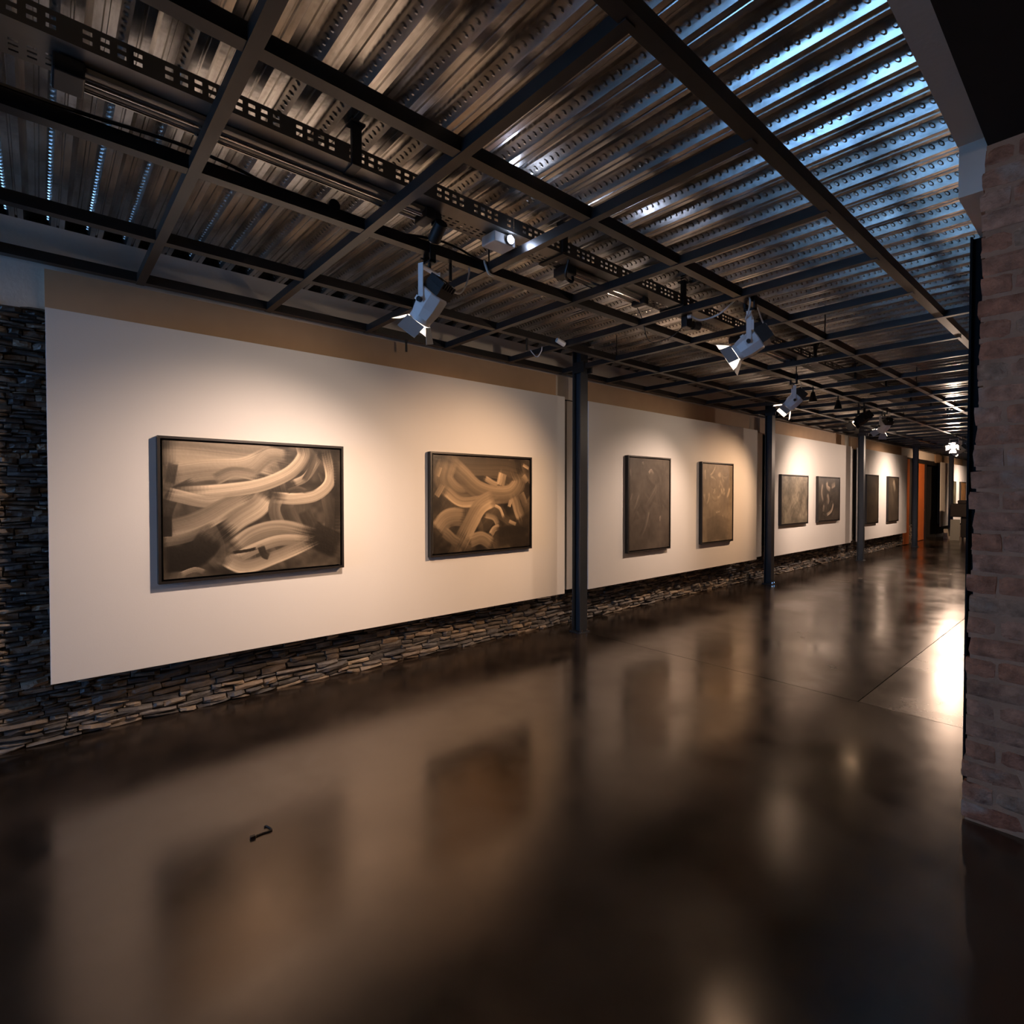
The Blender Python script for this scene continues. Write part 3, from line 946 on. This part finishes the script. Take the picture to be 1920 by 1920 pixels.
# ------------------------------------------------------------------ steel posts
POST_LABELS = ['dark blue-grey steel post nearest the viewer, beside the first board', 'second dark steel post along the wall', 'third dark steel post along the wall', 'fourth dark steel post, beside the orange door', 'farthest dark steel post, in front of the last board']
for k in range(5):
    cx = COL_X + BAY * k
    t = empty('steel_column', (cx, COL_Y, 0), POST_LABELS[k], 'column', 'steel posts along the slate wall')
    hw, ft = 0.062, 0.010
    m = MB()
    m.box(cx - hw, cx + hw, COL_Y - hw, COL_Y - hw + ft, 0.012, DECK_Z - 0.012)
    m.box(cx - hw, cx + hw, COL_Y + hw - ft, COL_Y + hw, 0.012, DECK_Z - 0.012)
    m.box(cx - 0.004, cx + 0.004, COL_Y - hw + ft, COL_Y + hw - ft, 0.012, DECK_Z - 0.012)
    m.build('shaft', 'post_steel', t)
    bpl = MB().box(cx - 0.085, cx + 0.085, COL_Y - 0.085, COL_Y + 0.085, 0, 0.012).build('base_plate', 'post_steel', t)
    MB().box(cx - 0.09, cx + 0.09, COL_Y - 0.09, COL_Y + 0.09, DECK_Z - 0.012, DECK_Z).build('cap_plate', 'black_steel', t)
    for sx, sy in ((-0.04, -0.075), (0.04, -0.075)):
        MB().cyl((cx + sx, COL_Y + sy, 0.012), (cx + sx, COL_Y + sy, 0.04), 0.009, n=6).build('anchor_bolt', 'silver_tube', bpl)
    MB().box(cx - 0.075, cx - 0.05, COL_Y - 0.12, COL_Y + 0.05, 2.98, 3.10).box(cx + 0.05, cx + 0.075, COL_Y - 0.12, COL_Y + 0.05, 2.98, 3.10).build('bracket', 'black_steel', t)

# ------------------------------------------------------------------ suspended lighting grid
gr = empty('lighting_grid', (0, 2.7, 3.05), 'black welded steel lighting grid hung below the metal deck', 'grid')
for y in LONG_Y:
    MB().box(X_MIN, 30.5, y - 0.028, y + 0.028, GZ0 + 0.004, GZ1 + 0.012).build('long_bar', 'grid_steel', gr)
cb = MB().box(-0.024, 0.024, LONG_Y[0], LONG_Y[-1] + 0.03, GZ0 - 3.05, GZ1 - 3.05).mesh('cross_bar', 'grid_steel')
nb = -7
while GX0 + GDX * nb < 30.4:
    o = bpy.data.objects.new('cross_bar', cb)
    COL.objects.link(o)
    o.parent = gr
    o.location = (GX0 + GDX * nb, -2.7, 0)
    nb += 1
MB().box(GX0 + GDX * 6 - 0.024, GX0 + GDX * 6 + 0.024, 0.56, LONG_Y[0], GZ0, GZ1).build('end_bar', 'grid_steel', gr)
for (x, y) in ((0.02, LONG_Y[1]), (2.22, LONG_Y[2]), (4.70, LONG_Y[3]), (5.54, LONG_Y[1]), (7.2, LONG_Y[2]), (1.2, LONG_Y[0]), (8.9, LONG_Y[1]), (12.2, LONG_Y[2])):
    MB().cyl((x, y, GZ1), (x, y, DECK_Z), 0.006, n=6).build('hanger_rod', 'black_steel', gr)

# ------------------------------------------------------------------ perforated cable tray and its hangers
TRAY_Z, TRAY_Y0, TRAY_Y1 = 3.125, 2.375, 2.575
tr = empty('cable_tray', (0, TRAY_Y0, TRAY_Z), 'long perforated metal cable tray running along above the grid', 'cable tray')
def perforated(mb, x0, x1, rows, place, slot=0.026, gap=0.022, every=4):
    """strip with real slots; rows = [(a, b, has_slots, shift)], place(x, a) -> point"""
    for (a, b, s, sh) in rows:
        if not s:
            mb.quad(place(x0, a), place(x1, a), place(x1, b), place(x0, b))
            continue
        x = x0; k = 0
        while x < x1 - 1e-6:
            wdt = gap if (k % every) else gap + (slot + gap) * (1 if every < 9 else 0)
            xe = min(x + wdt, x1)
            mb.quad(place(x, a), place(xe, a), place(xe, b), place(x, b))
            x = xe + slot
            k += 1
rail = MB(); bed = MB()
L = 3.0
perforated(rail, 0, L, [(0, 0.022, False, 0), (0.022, 0.036, True, 0), (0.036, 0.052, False, 0), (0.052, 0.066, True, 0), (0.066, 0.085, False, 0)], lambda x, a: (x, 0, a))
perforated(bed, 0, L, [(0, 0.105, False, 0), (0.105, 0.117, True, 0), (0.117, 0.133, False, 0), (0.133, 0.145, True, 0), (0.145, 0.161, False, 0), (0.161, 0.173, True, 0), (0.173, 0.20, False, 0)], lambda x, a: (x, a, 0), every=12)
rail_me = rail.mesh('side_rail', 'tray_shaded'); bed_me = bed.mesh('tray_bed', 'tray_steel')
for i in range(-1, 9):
    for me, nm, off in ((rail_me, 'side_rail', 0), (rail_me, 'side_rail', TRAY_Y1 - TRAY_Y0), (bed_me, 'tray_bed', 0)):
        o = bpy.data.objects.new(nm, me)
        COL.objects.link(o)
        o.parent = tr
        o.location = (-0.9 + i * L + (0.002 if i else 0), off, 0)
hx = -0.28
HL = {0: 'slotted black strut hanger holding the cable tray, nearest and largest'}
k = 0
hang = MB()
hang.box(-0.022, 0.022, -0.016, -0.010, 0.0, 0.185).box(-0.022, -0.016, -0.016, 0.01, 0.0, 0.185).box(0.016, 0.022, -0.016, 0.01, 0.0, 0.185)
hang.box(-0.022, 0.022, -0.016, 0.205, -0.012, -0.004)
hang.box(-0.035, 0.035, -0.03, 0.03, 0.175, 0.185)
hang_me = hang.mesh('strut_hanger', 'black_steel')
for i in range(-1, 15):
    o = bpy.data.objects.new('strut_hanger', hang_me)
    COL.objects.link(o)
    o.parent = tr
    o.location = (1.12 + 1.4 * i, -0.004, 0)

# slim tube fixtures under the tray
def tube_fixture(x0, x1, label):
    t = empty('tube_fixture', (x0, 2.5, 3.10), label, 'light fixture', 'tube fixtures under the cable tray')
    MB().box(x0, x1, 2.465, 2.57, 3.104, 3.120).build('channel', 'tray_steel', t)
    MB().cyl((x0 + 0.05, 2.485, 3.085), (x1 - 0.04, 2.485, 3.085), 0.011, n=10).build('tube', 'silver_tube', t, smooth=True)
    MB().cyl((x0 + 0.02, 2.555, 3.09), (x1 - 0.02, 2.555, 3.09), 0.008, n=10).build('conduit', 'silver_tube', t, smooth=True)
    MB().box(x0 - 0.03, x0 + 0.06, 2.44, 2.57, 3.06, 3.12).build('end_box', 'black_plastic', t, bevel=0.006)
    MB().box(x1 - 0.05, x1 + 0.01, 2.45, 2.57, 3.065, 3.12).build('end_box', 'black_plastic', t, bevel=0.006)
tube_fixture(0.08, 1.60, 'slim silver tube fixture under the cable tray, nearest, top left')
tube_fixture(2.66, 3.55, 'slim silver tube fixture under the tray, past the small projector')
tube_fixture(5.1, 6.4, 'slim silver tube fixture under the tray, past the nearest post')

# ------------------------------------------------------------------ stage spotlights
def spotlight(x, y, target, label, power, color, size_deg=78, blend=0.9, body='lamp_silver', scale=0.85, drop=0.30, on=True, roll=0.0, cable=None, lens='lens_warm'):
    zb = GZ0
    t = empty('stage_spotlight', (x, y, zb), label, 'spotlight', 'stage spotlights on the grid')
    s = scale
    P = Vector((x, y, zb - drop))
    T = Vector(target)
    ax = (T - P).normalized()
    side = ax.cross(Vector((0, 0, 1))).normalized()
    up = side.cross(ax).normalized()
    def pt(a, b, c):            # forward, side, up
        return P + ax * (a * s) + side * (b * s) + up * (c * s)
    # clamp round the bar
    cl = MB()
    cl.box(x - 0.018, x + 0.018, y - 0.042, y - 0.030, zb - 0.05, zb + 0.075)
    cl.box(x - 0.018, x + 0.018, y + 0.030, y + 0.042, zb - 0.05, zb + 0.075)
    cl.box(x - 0.018, x + 0.018, y - 0.042, y + 0.042, zb + 0.068, zb + 0.078)
    cl.box(x - 0.018, x + 0.018, y - 0.042, y + 0.042, zb - 0.05, zb - 0.038)
    cl.cyl((x, y, zb - 0.09), (x, y, zb - 0.04), 0.010, n=8)
    cl.cyl((x - 0.05, y + 0.02, zb - 0.025), (x + 0.02, y + 0.02, zb - 0.025), 0.006, n=6)
    cl.build('clamp', 'black_steel', t)
    # yoke
    yk = MB()
    top = Vector((x, y, zb - 0.09))
    hs = side * (0.100 * s)
    dn = (P - top)
    fwd_h = Vector((ax.x, ax.y, 0)).normalized()
    yk.obox(top, side, fwd_h, Vector((0, 0, 1)), 0.104 * s, 0.020 * s, 0.004)
    for sg in (-1, 1):
        a = top + hs * sg
        b = P + hs * sg
        d = (b - a)
        yk.obox((a + b) / 2, d.normalized(), fwd_h, side, d.length / 2 + 0.015, 0.021 * s, 0.003)
    yko = yk.build('yoke', body, t, bevel=0.001)
    # housing: square-shouldered barrel that narrows to the front
    def ring(a, r, k=0.42):
        pts = []
        for sx, sy in ((1, 1), (-1, 1), (-1, -1), (1, -1)):
            for q in ((1, k), (k, 1)) if sx * sy > 0 else ((k, 1), (1, k)):
                pts.append(pt(a, sx * r * q[0], sy * r * q[1]))
        return pts
    def loft(mb, secs, cap=True):
        n = len(secs[0])
        o = len(mb.v)
        for sec in secs: mb.v += [tuple(p) for p in sec]
        for i in range(len(secs) - 1):
            for k2 in range(n):
                mb.f.append((o + i * n + k2, o + i * n + (k2 + 1) % n, o + (i + 1) * n + (k2 + 1) % n, o + (i + 1) * n + k2))
        if cap:
            mb.f.append(tuple(o + k2 for k2 in reversed(range(n))))
            mb.f.append(tuple(o + (len(secs) - 1) * n + k2 for k2 in range(n)))
    hb = MB()
    loft(hb, [ring(-0.085, 0.084), ring(-0.075, 0.092), ring(0.03, 0.092), ring(0.10, 0.078)])
    hb.build('housing', body, t, bevel=0.002)
    fb = MB()
    for a in (-0.045, 0.015):
        fb.obox(pt(a, 0, 0.092), ax, side, up, 0.016 * s, 0.05 * s, 0.007 * s)
    fb.build('top_vent', body, t)
    for sg in (-1, 1):
        MB().cyl(pt(0, sg * 0.10, 0), pt(0, sg * 0.13, 0), 0.018 * s, n=10).build('tilt_knob', 'black_plastic', yko)
    rear = MB()
    rear.obox(pt(-0.115, 0, 0), ax, side, up, 0.030 * s, 0.074 * s, 0.074 * s)
    for k3 in range(6):
        rear.obox(pt(-0.165, -0.066 + k3 * 0.0264, 0), ax, side, up, 0.022 * s, 0.005 * s, 0.070 * s)
    hsk = rear.build('heat_sink', 'black_plastic' if body != 'black_plastic' else 'black_steel', t)
    for sx in (-1, 1):
        for sy in (-1, 1):
            MB().cyl(pt(-0.190, sx * 0.052, sy * 0.052), pt(-0.180, sx * 0.052, sy * 0.052), 0.011 * s, n=8).build('screw', 'white_plastic', hsk)
    # front ring, lens, barn doors
    n = 20
    fr_ = MB()
    def circ(a, r):
        return [pt(a, r * math.cos(2 * math.pi * i / n), r * math.sin(2 * math.pi * i / n)) for i in range(n)]
    loft(fr_, [circ(0.095, 0.080), circ(0.135, 0.080), circ(0.135, 0.068), circ(0.10, 0.066)], cap=False)
    fro = fr_.build('front_ring', body, t, smooth=True)
    ln = MB()
    ln.add(circ(0.118, 0.067) + [pt(0.126, 0, 0)], [(i, (i + 1) % n, n) for i in range(n)])
    ln.build('lens', lens if on else 'silver_tube', fro, smooth=True)
    fl_len, fl_ang = 0.115, math.radians(40)
    for q in range(4):
        ang = q * math.pi / 2 + roll
        du = side * math.cos(ang) + up * math.sin(ang)
        dt = -side * math.sin(ang) + up * math.cos(ang)
        b0 = P + ax * (0.137 * s) + du * (0.078 * s)
        d = (ax * math.cos(fl_ang) + du * math.sin(fl_ang))
        e0 = b0 + d * (fl_len * s)
        nn = d.cross(dt).normalized() * 0.0012
        w0, w1 = (0.060, 0.090) if q % 2 else (0.072, 0.072)
        w0 *= s; w1 *= s
        fm = MB()
        vs = [b0 - dt * w0, b0 + dt * w0, e0 + dt * w1, e0 - dt * w1]
        vs = [v_ - nn for v_ in vs] + [v_ + nn for v_ in vs]
        fm.add(vs, [(3, 2, 1, 0), (4, 5, 6, 7), (0, 1, 5, 4), (1, 2, 6, 5), (2, 3, 7, 6), (3, 0, 4, 7)])
        fm.build('barn_door', 'door_flap' if body != 'black_plastic' else body, fro)
    if cable:
        pts = [pt(-0.15, 0, 0.07)] + [Vector(c) for c in cable]
        MB().tube(spline(pts, 8), 0.0055, 6).build('power_cable', 'grey_cable', t, smooth=True)
    if on:
        ld = bpy.data.lights.new('spot_beam', 'SPOT')
        ld.energy = power * 0.9
        ld.color = color
        ld.spot_size = math.radians(size_deg)
        ld.spot_blend = blend
        ld.shadow_soft_size = 0.045
        lo = bpy.data.objects.new('spot_beam', ld)
        COL.objects.link(lo)
        lo.parent = t
        lo.location = pt(0.142, 0, 0) - Vector((x, y, zb))
        lo.rotation_euler = ax.to_track_quat('-Z', 'Y').to_euler()
    return t
WHITE = (1.0, 0.715, 0.545)
WARM = (1.0, 0.60, 0.34)
LY3, LY4 = LONG_Y[2], LONG_Y[1]
spotlight(1.765, LY3, (1.15, 4.36, 0.80), 'silver stage spotlight with glowing barn doors above the large nearest painting', 150, WHITE, 100, 1.0, drop=0.29, roll=0.45, cable=((2.0, LY3 + 0.02, 2.86), (2.06, LY3, 3.0), (2.02, LY3, 3.09)))
spotlight(4.02, LY4, (3.15, 4.36, 1.10), 'silver stage spotlight hanging from the inner grid bar with white loose cables', 215, WARM, 76, 1.0, drop=0.30, cable=((4.20, LY4 - 0.05, 2.84), (4.21, LY4, 2.95), (4.12, LY4, 3.06)))
spotlight(7.12, LY3, (6.25, 4.36, 0.95), 'silver glowing spotlight just right of the second post top', 130, WHITE, 84, 1.0, drop=0.26, cable=((7.4, LY3, 2.86), (7.36, LY3, 2.98), (7.3, LY3, 3.08)))
spotlight(9.75, LY3, (8.25, 4.36, 1.05), 'black unlit-looking spotlight in front of the third post top', 190, WARM, 80, 1.0, body='black_plastic', drop=0.25, lens='lens_dim')
spotlight(11.0, LY3, (12.3, 4.36, 0.85), 'silver glowing spotlight pointing to the right, past the third post', 240, WHITE, 118, 1.0, drop=0.25, cable=((10.8, LY3, 2.86), (10.9, LY3, 3.0), (10.95, LY3, 3.08)))
spotlight(16.75, LY3, (13.2, 2.9, 1.30), 'brightest far spotlight, left of the pair beside the brick edge', 210, WHITE, 110, 1.0, drop=0.24, lens='lens_glare')
spotlight(17.55, LY3, (17.5, 4.36, 1.25), 'far glowing spotlight, right of the pair beside the brick edge', 210, WHITE, 116, 1.0, drop=0.30)
spotlight(26.6, LY3, (27.3, 4.36, 1.3), 'farthest spotlight lighting the last white board', 220, WHITE, 110, 1.0, drop=0.26)
spotlight(21.0, LY4, (22.6, 4.5, 1.3), 'added unseen spotlight far down the inner bar to light the orange door', 260, WARM, 100, 1.0, drop=0.26)  # extra lamp hidden by the brick pier, added to brighten the door

# ------------------------------------------------------------------ small things on the grid and tray
# small projector
pj = empty('mini_projector', (2.05, 2.46, 3.12), 'small white projector box with a glaring blue-white lens under the tray', 'projector')
MB().box(1.975, 2.135, 2.40, 2.52, 3.055, 3.113).build('housing', 'white_plastic', pj, bevel=0.006)
lb = MB().cyl((2.085, 2.40, 3.084), (2.085, 2.385, 3.084), 0.027, 0.029, n=16).build('lens_barrel', 'black_plastic', pj, smooth=True)
MB().cyl((2.085, 2.3845, 3.084), (2.085, 2.3825, 3.084), 0.024, n=16).build('lens', 'projector_lens', lb)
MB().box(2.03, 2.08, 2.44, 2.48, 3.113, 3.124).build('mount', 'black_plastic', pj)
pl_ = bpy.data.lights.new('projector_beam', 'POINT')
pl_.energy = 0.15; pl_.color = (0.6, 0.72, 1.0); pl_.shadow_soft_size = 0.02
po = bpy.data.objects.new('projector_beam', pl_)
COL.objects.link(po); po.parent = pj; po.location = (0.035, -0.11, -0.04)
# black track head by the end of the first tube
bh = empty('track_head', (1.64, 2.5, 3.12), 'small black cylindrical spot head at the end of the tube fixture', 'spot head')
MB().box(1.62, 1.66, 2.47, 2.51, 3.06, 3.12).build('stem', 'black_plastic', bh)
MB().cyl((1.64, 2.44, 3.055), (1.65, 2.53, 3.00), 0.034, 0.036, n=14).build('head', 'black_plastic', bh, smooth=True)
MB().cyl((1.651, 2.531, 2.9995), (1.653, 2.537, 2.996), 0.030, n=14).build('front_glass', 'silver_tube', bh)
# clamp knob on the third bar
kb = empty('cable_clamp', (1.17, LY3, GZ1), 'small round black clamp on the bar at upper left', 'clamp')
MB().cyl((1.17, LY3 - 0.03, 3.10), (1.17, LY3 + 0.03, 3.10), 0.03, n=12).build('knob', 'black_plastic', kb, smooth=True)
MB().box(1.155, 1.185, LY3 - 0.012, LY3 + 0.012, 3.05, 3.09).build('stem', 'black_plastic', kb)
# surveillance camera
cc = empty('security_camera', (3.80, 3.60, 3.08), 'small white cylinder security camera on the grid beside the nearest post', 'camera')
MB().cyl((3.715, 3.585, 3.065), (3.805, 3.57, 3.035), 0.022, 0.025, n=14).build('housing', 'white_plastic', cc, smooth=True)
MB().cyl((3.806, 3.5698, 3.0347), (3.811, 3.569, 3.033), 0.018, n=14).build('lens', 'black_plastic', cc)
MB().box(3.745, 3.77, 3.585, 3.640, 3.05, 3.075).build('mount', 'white_plastic', cc)
# power box with white plug on the tray hanger
pb = empty('power_box', (3.96, 2.37, 3.0), 'black power socket box with a white plug below the tray hanger', 'socket box')
MB().box(3.93, 4.02, 2.345, 2.395, 2.95, 3.11).build('box', 'black_plastic', pb, bevel=0.005)
MB().cyl((4.05, 2.36, 2.985), (4.11, 2.34, 2.985), 0.036, n=14).build('socket', 'black_plastic', pb, smooth=True)
MB().cyl((3.945, 2.345, 3.03), (3.955, 2.315, 3.03), 0.019, n=12).build('plug', 'white_plastic', pb, smooth=True)
def loose_cable(pts, r, mat, label, name='loose_cable'):
    o = MB().tube(spline(pts, 8), r, 6).build(name, mat, smooth=True)
    return tag(o, label, 'cable', 'cables on the lighting grid')
loose_cable([(3.955, 2.318, 3.028), (4.02, 2.27, 3.0), (4.06, 2.15, 3.02), (3.99, 2.0, 3.055), (3.93, 1.90, 3.085)], 0.007, 'white_plastic', 'white cable running from the plug up to the inner grid bar')
loose_cable([(3.92, 1.84, 3.08), (3.91, 1.82, 3.0), (3.90, 1.83, 2.92), (3.93, 1.86, 2.89), (4.0, 1.86, 2.87)], 0.006, 'white_plastic', 'white cable hanging straight down to the second spotlight')
loose_cable([(-0.2, LY3 - 0.01, 3.105), (0.10, LY3 - 0.012, 3.105), (0.36, LY3 - 0.02, 3.118), (0.52, LY3 - 0.02, 3.122), (0.68, LY3 - 0.02, 3.112), (0.85, LY3, 3.10), (1.2, LY3, 3.098)], 0.008, 'black_plastic', 'black cable lying along the bar at far left')
loose_cable([(1.62, LY3, 3.10), (1.80, LY3 - 0.02, 3.118), (1.95, LY3 - 0.02, 3.118), (2.1, LY3 - 0.01, 3.102), (2.3, LY3, 3.10)], 0.007, 'black_plastic', 'black cable arching on the bar above the first spotlight')
loose_cable([(2.16, LY3 - 0.03, 3.09), (2.15, LY3 - 0.055, 3.05), (2.18, LY3 - 0.05, 3.01), (2.24, LY3 - 0.02, 3.02)], 0.009, 'white_plastic', 'short white cable loop round the bar below the projector')
loose_cable([(2.60, 2.40, 3.12), (2.61, 2.44, 3.04), (2.66, 2.47, 3.03), (2.70, 2.46, 3.02), (2.71, 2.47, 3.075)], 0.010, 'black_plastic', 'thick black cable hook hanging below the tray')
loose_cable([(3.79, 2.72, 3.16), (3.84, 2.70, 3.06), (3.90, 2.70, 2.93), (3.98, 2.68, 2.90), (4.06, 2.56, 2.94), (4.03, 2.42, 3.0)], 0.004, 'black_plastic', 'thin dark wire drooping between bar and socket box')
loose_cable([(3.80, 4.04, 3.075), (3.80, 4.00, 3.03), (3.80, 3.94, 2.985), (3.80, 3.88, 3.03), (3.80, 3.87, 3.075)], 0.005, 'white_plastic', 'small pale wire loop left of the nearest post top')
for (x, y, lab) in ((1.93, LY3 + 0.02, 'short black strap hanging from bar right of the first spotlight'), (2.57, 4.41, 'short black strap hanging from the wall bar above the first board'), (3.38, 3.64, 'short black strap hanging from the bar before the security camera')):
    o = MB().obox((x, y, GZ0 - 0.05), Vector((1, 0, 0)), Vector((0, 1, 0)), Vector((0, 0, 1)), 0.009, 0.004, 0.055).build('cable_strap', 'black_plastic')
    tag(o, lab, 'strap')
# small dark pendant heads far along the grid
for (x, y, lab) in ((7.75, LY3, 'small black pendant head right of the second-post spotlight'), (8.7, LY3, 'small black pendant head between the second and third posts')):
    t = empty('pendant_head', (x, y, GZ0), lab, 'spot head')
    MB().cyl((x, y, GZ0), (x, y, GZ0 - 0.08), 0.008, n=6).build('stem', 'black_plastic', t)
    MB().cyl((x, y, GZ0 - 0.07), (x, y, GZ0 - 0.20), 0.022, 0.055, n=12).build('shade', 'black_plastic', t, smooth=True)

# unseen fill lamp, added behind the viewpoint to warm the brick face
bk = empty('added_fill_lamp', (-1.6, -1.4, 3.255), 'added unseen round fill lamp on the black soffit behind the viewpoint', 'lamp')
MB().cyl((-1.6, -1.4, 3.255), (-1.6, -1.4, 3.235), 0.10, n=20).build('base', 'black_plastic', bk, smooth=True)
MB().cyl((-1.6, -1.4, 3.235), (-1.6, -1.4, 3.19), 0.085, 0.06, n=20).build('diffuser', 'fill_bulb', bk, smooth=True)
bl = bpy.data.lights.new('added_fill_glow', 'POINT')
bl.energy = 26; bl.color = (1.0, 0.70, 0.45); bl.shadow_soft_size = 0.08
bo = bpy.data.objects.new('added_fill_glow', bl)
COL.objects.link(bo); bo.parent = bk; bo.location = (0, 0, -0.16)

# ------------------------------------------------------------------ far floor things and the small mark on the floor
ds = empty('covered_desk', (24.0, 3.65, 0), 'black desk with raised hood near the farthest post, beside the brick edge', 'desk')
MB().box(23.75, 24.25, 3.35, 4.00, 0.80, 1.26).box(23.78, 24.25, 3.35, 3.80, 1.26, 1.38).build('hood', 'black_paint', ds, bevel=0.03)
MB().box(23.85, 24.25, 3.35, 3.72, 0.10, 0.80).build('body', 'black_paint', ds, bevel=0.02)
for yy in (3.38, 3.64):
    MB().box(23.88, 23.94, yy, yy + 0.05, 0, 0.10).build('foot', 'black_paint', ds)
o = MB().obox((23.66, 3.84, 0.361), Vector((1, 0, 0)), Vector((0, 1, 0)), Vector((0.12, 0, 1)).normalized(), 0.012, 0.13, 0.36).build('grey_panel', 'grey_card')
tag(o, 'small grey panel leaning on the black desk far away', 'panel')
o = MB().box(24.35, 24.75, 4.05, 4.28, 0.0, 0.08).box(24.40, 24.75, 4.16, 4.28, 0.08, 0.34).build('pale_crate', 'pale_card', bevel=0.006)
tag(o, 'small pale stepped crate on the floor before the dark doorway', 'crate')
o = MB().box(26.0, 26.4, 3.95, 4.2, 0.0, 0.06).box(26.05, 26.4, 3.97, 4.18, 0.06, 0.42).build('pale_crate', 'pale_card', bevel=0.006)
tag(o, 'small pale crate right of the farthest post', 'crate')

ck = MB()
ck.tube(spline([(0.742, 2.655, 0.004), (0.775, 2.655, 0.004), (0.808, 2.652, 0.004), (0.812, 2.668, 0.004), (0.803, 2.700, 0.004), (0.792, 2.702, 0.004)], 5), 0.004, 6)
ck.obox((0.727, 2.652, 0.006), Vector((1, 0, 0)), Vector((0, 1, 0)), Vector((0, 0, 1)), 0.011, 0.007, 0.006)
tag(ck.build('wire_clip', 'rust_clip'), 'small dark bent wire clip lying on the glossy floor', 'clip')

for o in bpy.data.objects:
    if 'origin' in o:
        del o['origin']
